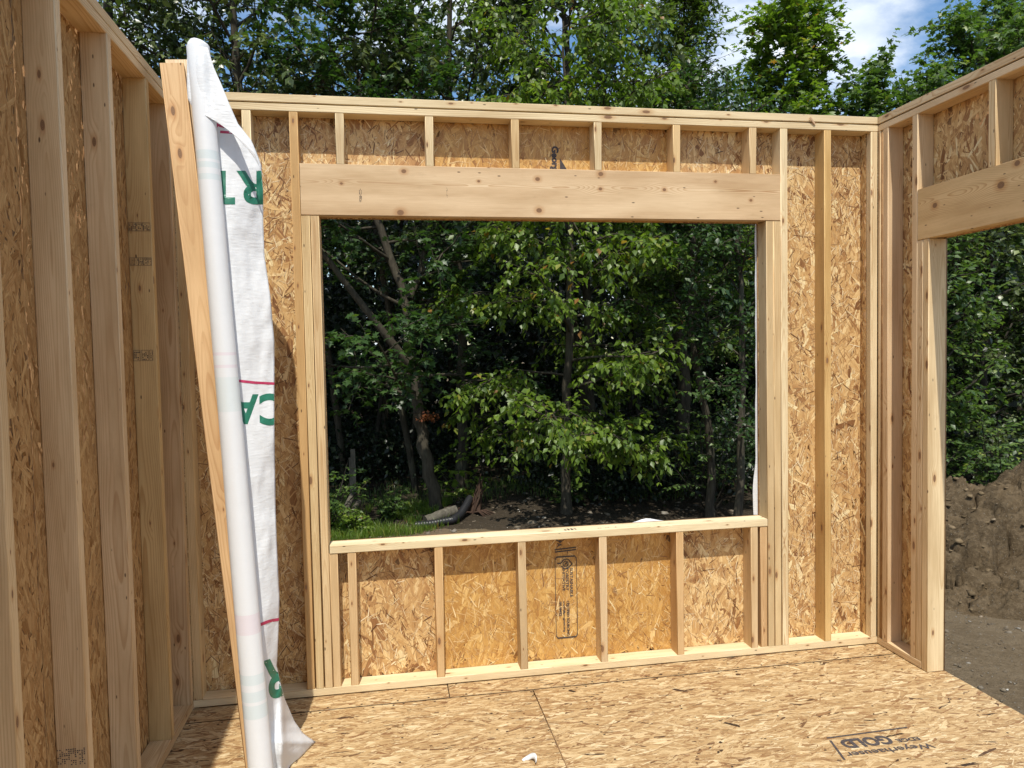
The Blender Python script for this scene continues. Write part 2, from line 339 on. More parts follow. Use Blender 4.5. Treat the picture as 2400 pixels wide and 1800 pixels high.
board('trimmer', bw, 1.5655, 1.6025, 0.002, D-0.001, T, ZS-T, (0.62, 0.42, 0.24))
for x, t in ((1.6045, (0.62, 0.47, 0.29)), (1.6435, (0.64, 0.48, 0.29))): board('jack_stud', bw, x, x+0.0385, 0.001, D-0.001, T, ZHB-0.002, t)
for x, t in ((1.6835, PALE), (1.927, (0.66, 0.45, 0.21))): board('stud', bw, x, x+T, 0.0, D-0.001, T, ZP, t, label='orange tinged stud' if t[0] == 0.66 else None)
for x, t in ((-0.521, (0.66, 0.47, 0.28)), (-0.1155, (0.66, 0.45, 0.25)), (0.292, (0.62, 0.47, 0.30)), (0.702, (0.66, 0.50, 0.33)), (1.105, (0.66, 0.45, 0.25)), (1.511, (0.66, 0.49, 0.31))):
    board('cripple_stud', bw, x, x+T, 0.001, D-0.001, T, ZS-T, t, lean=random.uniform(-0.004, 0.004))
for x, t in ((-0.520, PALE), (-0.111, PALE), (0.297, (0.68, 0.49, 0.28)), (0.705, PALE), (1.109, (0.70, 0.50, 0.28)), (1.515, (0.68, 0.50, 0.30))):
    board('cripple_stud', bw, x, x+T, 0.001, D-0.001, ZHT, ZP, t, lean=random.uniform(-0.006, 0.006))
hd = board('header', bw, -0.684, 1.6825, 0.0, 0.038, ZHB, ZHT, (0.68, 0.51, 0.345), 'x'); hd.data = hd.data.copy(); hd.data.materials[0] = HEADER_WOOD
board('header_ply', bw, -0.684, 1.6825, 0.051, 0.0885, ZHB+0.004, ZHT, ORANGE, 'x')
boxes('header_spacer', [(-0.68, 1.68, 0.0385, 0.0505, ZHB+0.003, ZHT-0.002)], OSB, bw)
sill = board('window_sill', bw, -0.6025, 1.603, -0.0015, D+0.001, ZS-T, ZS, (0.82, 0.70, 0.50), 'x')
board('stud', bw, 2.1935, 2.1935+T, 0.001, 0.038, T, ZP, PALE)
fb = boxes('corner_filler', [(2.1935, 2.229, 0.039, D-0.001, T+0.001, ZP-0.001)], OSB, bw)
strands(fb, (2.1935, D-0.001, T), (0, -1, 0), (0, 0, 1), [(0, 0.049, 0, ZP-T-0.002)], 420, PI/2, 0.6, (0.04, 0.1), (0.006, 0.02), STRAND_ROUGH)
# sheathing: four foot panels, the rough ones with the dull smooth one between
def panel(parent, x0, x1, holes, mat, n, y=D, th=0.011, zb=-0.3, zt=H, seam=0.0015):
    x0 += seam; x1 -= seam; bl = []
    if holes:
        hx0, hx1 = holes; a, b = max(x0, hx0), min(x1, hx1)
        bl = [(x0, x1, 0, ZS), (x0, x1, ZHB, zt)]; bl = [(x0, x1, zb, ZS), (x0, x1, ZHB, zt)]
        if a > x0: bl.append((x0, a, ZS, ZHB))
        if b < x1: bl.append((b, x1, ZS, ZHB))
    else: bl = [(x0, x1, zb, zt)]
    o = boxes('sheathing_panel', [(p[0], p[1], y+0.0005, y+th, p[2], p[3]) for p in bl], OSB, parent)
    vis = [(p[0], p[1], max(p[2], T), min(p[3], ZP)) if k < 2 or not holes else (p[0], p[1], T, ZP) for k, p in enumerate(bl)]
    strands(o, (0, y+0.0004, 0), (1, 0, 0), (0, 0, 1), vis, n, PI/2, 0.62, (0.045, 0.16), (0.005, 0.036), mat, hmax=0.0016)
    strands(o, (0, y-0.0006, 0), (1, 0, 0), (0, 0, 1), vis, int(n*0.55), PI/2, 0.75, (0.015, 0.075), (0.0012, 0.0055), SLIVER if mat is STRAND_ROUGH else STRAND_ROUGH, hmax=0.0012, name='slivers')
    return o
HX = (XJ1+0.0, XJ2)
panel(bw, XL-D, -0.0970, HX, STRAND_ROUGH, 11500)
pB = panel(bw, -0.0970, 1.1240, HX, STRAND_SMOOTH, 5200)
panel(bw, 1.1240, XR+D, HX, STRAND_ROUGH, 11500)
# left wall
lw = tag(empty('framed_wall', (XL-0.04, -1.5, 0)), 'shaded stud wall on the left running toward the viewer', 'wall')
board('bottom_plate', lw, XL-D, XL, -4.6, -0.001, 0.002, T, (0.68, 0.50, 0.31), 'y')
board('top_plate', lw, XL-D, XL, -4.6, -0.001, ZP, ZP+T-0.003, (0.72, 0.53, 0.33), 'y')
board('top_plate', lw, XL-D-0.002, XL-0.002, -4.6, -0.002, ZP+T+0.0005, H, (0.70, 0.52, 0.33), 'y')
LS = [(-0.040, (0.66, 0.49, 0.32)), (-0.345, (0.62, 0.44, 0.23)), (-0.758, (0.71, 0.53, 0.35)), (-1.165, (0.71, 0.53, 0.345)), (-1.572, (0.72, 0.54, 0.34)), (-1.978, None), (-2.385, None), (-2.79, None), (-3.2, None), (-3.6, None), (-4.0, None), (-4.4, None)]
lst = [board('stud', lw, XL-D+0.001, XL, y, y+T, T, ZP, t) for y, t in LS]
board('stud', lw, XL-D+0.001, XL-0.002, -0.085, -0.047, T, ZP, (0.62, 0.46, 0.31)) if False else None
for y0, y1 in ((-1.22, -0.0015), (-2.44, -1.223), (-3.66, -2.443), (-4.6, -3.663)):
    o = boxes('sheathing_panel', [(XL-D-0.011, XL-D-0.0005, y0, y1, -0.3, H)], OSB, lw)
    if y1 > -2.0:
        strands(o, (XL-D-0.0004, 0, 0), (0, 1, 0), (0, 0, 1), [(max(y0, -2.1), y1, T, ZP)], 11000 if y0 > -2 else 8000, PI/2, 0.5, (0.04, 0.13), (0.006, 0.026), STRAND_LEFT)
# right wall with the door hole
rw = tag(empty('framed_wall', (XR+0.04, -1.0, 0)), 'stud wall on the right with a tall doorway hole beside the earth heap', 'wall')
board('bottom_plate', rw, XR, XR+D, -0.329, -0.0, 0.0025, T, (0.70, 0.53, 0.35), 'y')
board('top_plate', rw, XR, XR+D, -3.4, 0.085, ZP, ZP+T-0.005, (0.70, 0.53, 0.36), 'y')
board('top_plate', rw, XR+0.001, XR+D, -3.4, 0.088, ZP+T+0.001, H, (0.70, 0.53, 0.35), 'y')
board('stud', rw, XR, XR+D-0.001, -0.0185, -0.0005, T, ZP, (0.64, 0.48, 0.31))
boxes('corner_filler', [(XR+0.003, XR+D-0.002, -0.039, -0.019, T+0.001, ZP-0.001)], OSB, rw)
board('stud', rw, XR, XR+D-0.001, -0.0780, -0.0400, T, ZP, (0.70, 0.52, 0.35))
board('stud', rw, XR, XR+D-0.001, -0.2905, -0.2530, T, ZP, (0.68, 0.51, 0.34))
ZHBR, ZHTR = 2.0984, 2.3426
board('jack_stud', rw, XR, XR+D-0.001, -0.3285, -0.2915, T, ZHBR-0.001, (0.66, 0.50, 0.33))
board('jack_stud', rw, XR+0.001, XR+D+0.006, -0.3665, -0.3300, 0.0015, ZHBR-0.001, (0.74, 0.58, 0.38))
hr = board('header', rw, XR, XR+0.038, -2.32, -0.2915, ZHBR, ZHTR, (0.66, 0.475, 0.27), 'y'); hr.data = hr.data.copy(); hr.data.materials[0] = HEADER_WOOD2
board('header_ply', rw, XR+0.051, XR+D-0.0005, -2.32, -0.2915, ZHBR+0.004, ZHTR, ORANGE, 'y')
boxes('header_spacer', [(XR+0.0385, XR+0.0505, -2.31, -0.295, ZHBR+0.003, ZHTR-0.002)], OSB, rw)
board('cripple_stud', rw, XR, XR+D-0.001, -0.3290, -0.2915, ZHTR, ZP, (0.68, 0.50, 0.33)) if False else None
for y in (-0.749, -1.155, -1.56, -1.97): board('cripple_stud', rw, XR+0.001, XR+D-0.001, y, y+T, ZHTR, ZP, (0.70, 0.53, 0.33))
for y in (-2.32+0.001, -2.282): board('jack_stud', rw, XR, XR+D-0.001, y, y+0.0375, 0.0015, ZHBR-0.001)
for y in (-2.36, -2.76, -3.16, -3.39): board('stud', rw, XR, XR+D-0.001, y, y+0.0375, T, ZP)
board('bottom_plate', rw, XR, XR+D, -3.4, -2.322, 0.0025, T, None, 'y')
ZB = ZHBR
o = boxes('sheathing_panel', [(XR+D+0.0005, XR+D+0.011, -0.366, D, -0.3, ZB), (XR+D+0.0005, XR+D+0.011, -1.22, D, ZB, H)], OSB, rw)
strands(o, (XR+D+0.0004, 0, 0), (0, -1, 0), (0, 0, 1), [(0.0, 0.366, T, ZB), (0.0, 1.22, ZB, ZP)], 4600, PI/2, 0.6, (0.04, 0.12), (0.007, 0.028), STRAND_ROUGH)
o = boxes('sheathing_panel', [(XR+D+0.0005, XR+D+0.011, -2.282, -1.223, ZB, H), (XR+D+0.0005, XR+D+0.011, -3.4, -2.284, -0.3, H)], OSB, rw)

# ------------------------------------------------------------------ floor of sheets, foundation
fl = tag(empty('floor', (0.5, -2, 0)), kind='structure')
XF0, XF1 = XL-D, XR+D+0.012
rows = [(D, -0.1335, [XF0, -0.068, XF1]), (-0.1425, -1.3570, [XF0, 0.3245, XF1]), (-1.3595, -2.577, [XF0, 1.0, XF1]), (-2.580, -3.80, [XF0, 0.3, XF1]), (-3.803, -4.6, [XF0, 1.0, XF1])]
for ri_, (ya, yb, xs) in enumerate(rows):
    for i in range(len(xs)-1):
        a, b = xs[i]+(0.0025 if i else 0), xs[i+1]-(0.0025 if i < len(xs)-2 else 0)
        o = boxes('floor_panel', [(a, b, yb, ya, -0.0195, -0.0016)], OSB_FLOOR, fl)
        if ri_ < 2:
            yy = min(ya, 0.0); ar = (b-a)*(yy-yb)
            strands(o, (0, 0, -0.0015), (1, 0, 0), (0, 1, 0), [(a, b, yb, yy)], int(ar*7000), 0.0, 0.36, (0.03, 0.125), (0.004, 0.022), STRAND_FLOOR, hmax=0.0011)
P_ = []
for x in np.arange(-1.1, 2.3, 0.406):
    for y in np.arange(-0.02, -1.36, -0.152):
        P_.append((x+random.gauss(0, 0.012), y+random.gauss(0, 0.02)))
for x in np.arange(-1.2, 2.3, 0.15): P_ += [(x+random.gauss(0, 0.02), -0.118), (x+random.gauss(0, 0.02), -0.160)]
flatmark('screw_hole', [[(x+0.0045*math.cos(k*1.05)*1.2, y+0.0045*math.sin(k*1.05)) for k in range(6)] for x, y in P_], (0, 0, 0.0006), (1, 0, 0), (0, 1, 0), simple('screw_dark', (0.05, 0.035, 0.025)), fl, lift=0.0)['kind'] = 'stuff'  # flat dark dots mark the screw holes
boxes('joint_dirt', [(XF0+0.01, XF1-0.01, -0.1424, -0.1336, -0.0195, -0.0019)], simple('joint_grime', (0.03, 0.02, 0.012), 0.95, 0.05), fl)
boxes('subfloor_core', [(XF0+0.004, XF1-0.004, -4.59, D-0.002, -0.29, -0.021)], simple('joist_wood', (0.05, 0.032, 0.018)), fl)

# ------------------------------------------------------------------ ground
ZG = -0.7
def vnoise(x, y, seed=0):
    """cheap smooth value noise"""
    xi = np.floor(x).astype(int); yi = np.floor(y).astype(int); fx = x-xi; fy = y-yi
    fx = fx*fx*(3-2*fx); fy = fy*fy*(3-2*fy)
    def h(a, b):
        n = (a*374761393+b*668265263+seed*974711) & 0x7fffffff
        n = ((n ^ (n >> 13))*1274126177) & 0x7fffffff
        return ((n ^ (n >> 16)) & 0xffff)/65535.0
    return (h(xi, yi)*(1-fx)+h(xi+1, yi)*fx)*(1-fy)+(h(xi, yi+1)*(1-fx)+h(xi+1, yi+1)*fx)*fy
def fbm(x, y, f, oct=4, seed=0, g=0.5):
    s = 0; a = 1; t = 0
    for k in range(oct): s = s+a*vnoise(x*f, y*f, seed+k); t += a; a *= g; f *= 2.03
    return s/t
def gz(x, y):
    x = np.asarray(x, float); y = np.asarray(y, float)
    z = ZG+(fbm(x, y, 0.35, 3, 3)-0.5)*0.25+(fbm(x, y, 3.0, 3, 9)-0.5)*0.05
    z = z+0.16*np.exp(-((x-1.6)**2/1.3+(y-7.2)**2/0.8))
    return z+np.clip(y-9, 0, 40)*0.01
def grid(x0, x1, y0, y1, nx, ny, fz):
    X, Y = np.meshgrid(np.linspace(x0, x1, nx), np.linspace(y0, y1, ny)); Z = fz(X, Y)
    V = np.stack([X, Y, Z], -1).reshape(-1, 3); i = np.arange(nx*ny).reshape(ny, nx)
    F = np.stack([i[:-1, :-1], i[:-1, 1:], i[1:, 1:], i[1:, :-1]], -1).reshape(-1, 4); return V, F
def soil_material(name, c1, c2, c3, sc_=1.0):
    m = NT(name); p = m.n('ShaderNodeTexCoord').outputs['Object']
    a = m.noise(p, 1.1*sc_, 5, 0.6); b = m.noise(p, 16*sc_, 6, 0.7); c_ = m.noise(p, 90*sc_, 4, 0.7)
    c = m.mix(m.maprange(a, 0.35, 0.65), (*c1, 1), (*c2, 1)); c = m.mix(m.maprange(b, 0.45, 0.75, 0, 0.8), c, (*c3, 1))
    c = m.mix(m.maprange(c_, 0.4, 0.7, 0, 0.5), c, m.mix(1.0, c, (0.45, 0.42, 0.40, 1), 'MULTIPLY'))
    v = m.n('ShaderNodeTexVoronoi', feature='F1'); m.set(v.inputs['Vector'], p); v.inputs['Scale'].default_value = 38*sc_
    s = m.n('ShaderNodeSeparateColor'); m.set(s.inputs[0], v.outputs['Color'])
    peb = m.math('MULTIPLY', m.maprange(v.outputs['Distance'], 0.18, 0.26, 1, 0), m.math('GREATER_THAN', s.outputs[0], 0.72))
    c = m.mix(m.math('MULTIPLY', peb, 0.6), c, m.mix(s.outputs[1], (0.16, 0.14, 0.115, 1), (0.34, 0.31, 0.26, 1)))
    m.base(c, 0.95, 0.1); m.bump(m.math('ADD', m.math('ADD', b, m.math('MULTIPLY', c_, 0.4)), m.math('MULTIPLY', peb, 0.3)), 1.0, 0.035); return m.m
SOIL = soil_material('soil', (0.135, 0.100, 0.060), (0.185, 0.141, 0.088), (0.225, 0.176, 0.115))
HEAP = soil_material('heap_soil', (0.078, 0.056, 0.032), (0.165, 0.118, 0.067), (0.24, 0.18, 0.11), 1.3)
V1, F1 = grid(-14, 18, -8, 24, 205, 205, gz)
g = mesh_np('ground', V1, F1, SOIL, smooth=True); tag(g, kind='structure')
R = 400; ring = [(-14, -8), (18, -8), (18, 24), (-14, 24)]; o2 = [(-R, -R), (R, -R), (R, R), (-R, R)]
Vf = [(x, y, ZG+0.02) for x, y in ring]+[(x, y, ZG+0.5) for x, y in o2]
SHADE_LITTER = soil_material('shade_litter', (0.040, 0.032, 0.022), (0.060, 0.047, 0.032), (0.09, 0.068, 0.045))  # litter coloured extra dark to stand in for shade under the trees
wf = mesh_np('woodland_floor', *grid(-14, 18, 5.2, 23.9, 200, 140, lambda X, Y: gz(X, Y)+0.014+np.clip((fbm(X, Y, 0.9, 3, 77)-0.45)*1.2-np.clip(6.0-0.4*np.clip(X-0.8, -1, 3)-Y, -0.5, 1), -1, 0.0)*0.3), SHADE_LITTER, smooth=True); tag(wf, kind='structure')
far = mesh_np('terrain', Vf, np.array([(i, i+4, (i+1) % 4+4, (i+1) % 4) for i in range(4)][::1]), SOIL); tag(far, kind='structure')

ICO = None
def rocks(name, pts, sizes, mat, parent=None, squash=0.6):
    """irregular lumps joined in one mesh"""
    t = (1+5**.5)/2; iv = np.array([(-1, t, 0), (1, t, 0), (-1, -t, 0), (1, -t, 0), (0, -1, t), (0, 1, t), (0, -1, -t), (0, 1, -t), (t, 0, -1), (t, 0, 1), (-t, 0, -1), (-t, 0, 1)])/1.9
    it = np.array([(0, 11, 5), (0, 5, 1), (0, 1, 7), (0, 7, 10), (0, 10, 11), (1, 5, 9), (5, 11, 4), (11, 10, 2), (10, 7, 6), (7, 1, 8), (3, 9, 4), (3, 4, 2), (3, 2, 6), (3, 6, 8), (3, 8, 9), (4, 9, 5), (2, 4, 11), (6, 2, 10), (8, 6, 7), (9, 8, 1)])
    n = len(pts); V = iv[None]*np.ones((n, 1, 1))*RNG.uniform(0.45, 1.35, (n, 12, 1)); a = RNG.random(n)*6.28
    c, s = np.cos(a)[:, None], np.sin(a)[:, None]; sx_ = RNG.uniform(0.7, 1.3, (n, 1))
    X = V[:, :, 0]*sx_; Y = V[:, :, 1]; Z = V[:, :, 2]*squash
    V = np.stack([X*c-Y*s, X*s+Y*c, Z], -1)*np.array(sizes)[:, None, None]*0.5+np.array(pts)[:, None, :]
    F = (it[None]+(np.arange(n)*12)[:, None, None]).reshape(-1, 3)
    return mesh_np(name, V.reshape(-1, 3), F, mat, parent, smooth=False)
def island_material(name, stops, rough=0.9, nsc=30, bump=0.006):
    m = NT(name); g_ = m.n('ShaderNodeNewGeometry').outputs['Random Per Island']; p = m.n('ShaderNodeTexCoord').outputs['Object']
    c = m.ramp(g_, stops); n = m.noise(p, nsc, 5, 0.65); c = m.mix(m.maprange(n, 0.35, 0.7, 0, 0.6), c, m.mix(1.0, c, (0.5, 0.47, 0.42, 1), 'MULTIPLY'))
    m.base(c, rough, 0.15); m.bump(n, 0.8, bump); return m.m
CLOD = island_material('clods', [(0, (0.11, 0.08, 0.045)), (0.6, (0.19, 0.14, 0.08)), (0.95, (0.22, 0.165, 0.10)), (0.99, (0.27, 0.22, 0.16)), (1, (0.40, 0.36, 0.30))])
STONE = island_material('pebbles', [(0, (0.11, 0.088, 0.062)), (0.6, (0.17, 0.14, 0.10)), (0.9, (0.20, 0.175, 0.14)), (0.985, (0.30, 0.28, 0.24)), (1, (0.55, 0.53, 0.48))])
# gravelly pebbles near the house
n = 4500; px_ = RNG.uniform(2.6, 7.0, n); py_ = RNG.uniform(-2.2, 4.5, n)
tag(rocks('gravel', np.stack([px_, py_, gz(px_, py_)+0.002], -1), RNG.uniform(0.006, 0.022, n)*(1+RNG.random(n)**9*2), STONE), kind='stuff')
n = 3000; px_ = RNG.uniform(-2.5, 4.5, n); py_ = RNG.uniform(3.5, 8.5, n)
tag(rocks('gravel', np.stack([px_, py_, gz(px_, py_)+0.004], -1), RNG.uniform(0.01, 0.05, n)*(1+RNG.random(n)**6*2), STONE), kind='stuff')

# ------------------------------------------------------------------ earth heap beyond the doorway
def heap_z(X, Y):
    u = (X-6.25)/2.45; v = (Y-3.12)/1.98
    r = np.sqrt(u*u+v*v)+(fbm(X, Y, 0.9, 2, 21)-0.5)*0.30
    h = np.clip(1-r, 0, 1); h = h**0.7*1.04
    lump = fbm(X, Y, 2.2, 2, 31); lump = np.abs(lump-0.5)*2
    cre = fbm(X+fbm(X, Y, 2.5, 2, 5)*0.5, Y, 1.6, 3, 44)
    g3 = np.random.default_rng(17); C = g3.uniform((3.3, 1.0), (8.6, 5.4), (95, 2)); top_ = g3.uniform(-0.13, 0.13, 95); tx_ = g3.normal(0, 0.22, (95, 2))
    Xw = X+(fbm(X, Y, 5, 3, 91)-0.5)*0.25; Yw = Y+(fbm(X, Y, 5, 3, 92)-0.5)*0.25
    dd = np.sqrt((Xw[..., None]-C[:, 0])**2+(Yw[..., None]-C[:, 1])**2); o_ = np.argsort(dd, -1)[..., :2]; d1 = np.take_along_axis(dd, o_[..., :1], -1)[..., 0]; d2 = np.take_along_axis(dd, o_[..., 1:], -1)[..., 0]; k_ = o_[..., 0]
    blk = top_[k_]+tx_[k_][..., 0]*(X-C[k_][..., 0])+tx_[k_][..., 1]*(Y-C[k_][..., 1])-0.15*np.exp(-((d2-d1)/0.035)**2)
    amp = np.clip(h*4, 0, 1)
    h = h+amp*(blk+(fbm(X, Y, 5, 6, 61, 0.68)-0.5)*0.30)
    return gz(X, Y)-0.04+h
heap = tag(empty('earth_heap', (5.9, 3.3, ZG)), 'tall heap of dug brown earth with cracks and clods beyond the doorway', 'earth heap')
V2, F2 = grid(3.3, 8.9, 0.9, 5.3, 285, 225, heap_z)
dx_ = (fbm(V2[:, 1]*1.0, V2[:, 2]*3.0, 5, 3, 71)-0.5)*0.10; V2[:, 1] += dx_
mesh_np('soil_mass', V2, F2, HEAP, heap, smooth=True)
n = 1800; px_ = RNG.normal(5.3, 1.2, n); py_ = RNG.uniform(1.0, 4.2, n); pz_ = np.where((px_ > 3.4) & (py_ > 0.95), heap_z(px_, py_), gz(px_, py_))
sz = 0.010+RNG.random(n)**6*0.085
tag(rocks('clods', np.stack([px_, py_, pz_+0.004], -1), sz, CLOD, heap, 0.5), kind='stuff')
# ------------------------------------------------------------------ vegetation
def leaf_material(name, stops, trans=0.35, rough=0.42, spec=0.5):
    m = NT(name); g_ = m.n('ShaderNodeNewGeometry').outputs['Random Per Island']
    c = m.ramp(g_, stops); m.base(c, rough, spec)
    tr = m.n('ShaderNodeBsdfTranslucent'); m.set(tr.inputs[0], m.mix(1.0, c, (1.7, 1.9, 0.8, 1), 'MULTIPLY'))
    ms = m.n('ShaderNodeMixShader'); ms.inputs[0].default_value = trans
    m.t.links.new(m.b.outputs[0], ms.inputs[1]); m.t.links.new(tr.outputs[0], ms.inputs[2]); m.t.links.new(ms.outputs[0], m.out.inputs[0]); return m.m
LEAF = {
 'elm': leaf_material('elm_leaf', [(0, (0.046, 0.068, 0.022)), (0.5, (0.070, 0.100, 0.031)), (0.85, (0.11, 0.145, 0.050)), (1, (0.22, 0.26, 0.10))], 0.25, 0.33, 0.6),
 'bright': leaf_material('bright_leaf', [(0, (0.075, 0.13, 0.016)), (0.5, (0.115, 0.185, 0.022)), (0.93, (0.165, 0.24, 0.032)), (0.985, (0.26, 0.26, 0.05)), (0.995, (0.26, 0.13, 0.03)), (1, (0.26, 0.12, 0.03))], 0.4),
 'maple': leaf_material('maple_leaf', [(0, (0.045, 0.089, 0.021)), (0.5, (0.070, 0.125, 0.027)), (0.95, (0.112, 0.177, 0.037)), (1, (0.203, 0.241, 0.040))]),
 'olive': leaf_material('olive_leaf', [(0, (0.060, 0.102, 0.018)), (0.5, (0.093, 0.147, 0.027)), (1, (0.143, 0.195, 0.039))]),
 'dim': leaf_material('dim_shade_leaf', [(0, (0.020, 0.048, 0.012)), (0.5, (0.034, 0.074, 0.017)), (0.95, (0.055, 0.11, 0.024)), (1, (0.10, 0.15, 0.03))], 0.3),  # darker leaf copy, shade of the window view put into its colour
 'deep_shade': leaf_material('deep_shade_leaf', [(0, (0.007, 0.015, 0.005)), (0.6, (0.011, 0.023, 0.007)), (1, (0.020, 0.038, 0.010))], 0.25),  # near-black leaves: the shade inside the wood is put into their colour
 'rust': leaf_material('rust_leaf', [(0, (0.16, 0.05, 0.02)), (1, (0.32, 0.12, 0.05))]),
}
def bark_material(name, c1, c2):
    m = NT(name); p = m.n('ShaderNodeTexCoord').outputs['Object']
    a = m.noise(m.mapping(p, (22, 22, 4)), 1.0, 6, 0.7); b = m.noise(p, 2.3, 4, 0.6)
    c = m.mix(m.maprange(a, 0.3, 0.7), (*c1, 1), (*c2, 1)); c = m.mix(m.maprange(b, 0.55, 0.72, 0, 0.5), c, (0.11, 0.115, 0.075, 1))
    m.base(c, 0.9, 0.15); m.bump(a, 0.9, 0.015); return m.m
BARK = bark_material('bark', (0.028, 0.024, 0.017), (0.085, 0.073, 0.052)); BARKD = bark_material('dark_bark', (0.018, 0.016, 0.012), (0.050, 0.043, 0.033))  # bark darkened to make up for thin canopy shade
LT_OVAL = (np.array([(0, 0, 0), (0.42, 0.31, 0.05), (0.42, -0.31, 0.05), (0.5, 0, -0.02), (1, 0, -0.12)]), np.array([(0, 3, 1), (0, 2, 3), (1, 3, 4), (2, 4, 3)]))
LT_NARROW = (LT_OVAL[0]*np.array([1, 0.62, 1]), LT_OVAL[1])
LT_MAPLE = (np.array([(0, 0, 0), (0.12, 0.42, 0.03), (0.34, 0.22, 0), (0.52, 0.55, -0.05), (0.62, 0.2, 0), (1, 0, -0.14), (0.62, -0.2, 0), (0.52, -0.55, -0.05), (0.34, -0.22, 0), (0.12, -0.42, 0.03), (0.4, 0, 0.05)]),
            np.array([(10, i, i+1) for i in range(0, 9)]+[(10, 9, 0)])[:, ::-1])
def norm(a): return a/np.maximum(np.linalg.norm(a, axis=-1, keepdims=True), 1e-9)
def leaves_mesh(name, P, Ax, Nr, S, tmpl, mat, parent=None, kind=None):
    tv, tf = tmpl; Ax = norm(Ax); B = norm(np.cross(Nr, Ax)); Nn = np.cross(Ax, B)
    V = P[:, None]+S[:, None, None]*(tv[None, :, 0:1]*Ax[:, None]+tv[None, :, 1:2]*B[:, None]+tv[None, :, 2:3]*Nn[:, None])
    F = (tf[None]+(np.arange(len(P))*len(tv))[:, None, None]).reshape(-1, 3)
    o = mesh_np(name, V.reshape(-1, 3), F, mat, parent)
    if kind: o['kind'] = kind
    return o
class Tubes:
    def __init__(s): s.V = []; s.F = []; s.n = 0
    def add(s, P, r, sides=6):
        P = np.array(P, float); m = len(P); r = np.linspace(r[0], r[1], m) if len(r) == 2 and m != 2 else np.array(r, float)
        Tn = norm(np.gradient(P, axis=0)); up = np.array([0.31, 0.22, 0.92]); up = np.where(np.abs(Tn@up)[:, None] > 0.9, np.array([1., 0, 0]), up)
        A = norm(np.cross(Tn, up)); B = np.cross(Tn, A); a = np.arange(sides)*2*PI/sides
        V = P[:, None]+r[:, None, None]*(np.cos(a)[None, :, None]*A[:, None]+np.sin(a)[None, :, None]*B[:, None])
        i = np.arange(m*sides).reshape(m, sides)+s.n; j = np.roll(i, -1, 1)
        s.F.append(np.stack([i[:-1], j[:-1], j[1:], i[1:]], -1).reshape(-1, 4)); s.V.append(V.reshape(-1, 3)); s.n += m*sides
    def build(s, name, mat, parent=None): return mesh_np(name, np.concatenate(s.V), np.concatenate(s.F), mat, parent, smooth=True)
def curve(p, d, L_, seg, up=0.0, wob=0.1, g=None):
    g = g or RNG; p = np.array(p, float); d = norm(np.array(d, float)); out = [p.copy()]
    for _ in range(seg):
        d = norm(d+np.array([0, 0, up/seg])+g.normal(0, wob, 3)); p = p+d*L_/seg; out.append(p.copy())
    return np.array(out)
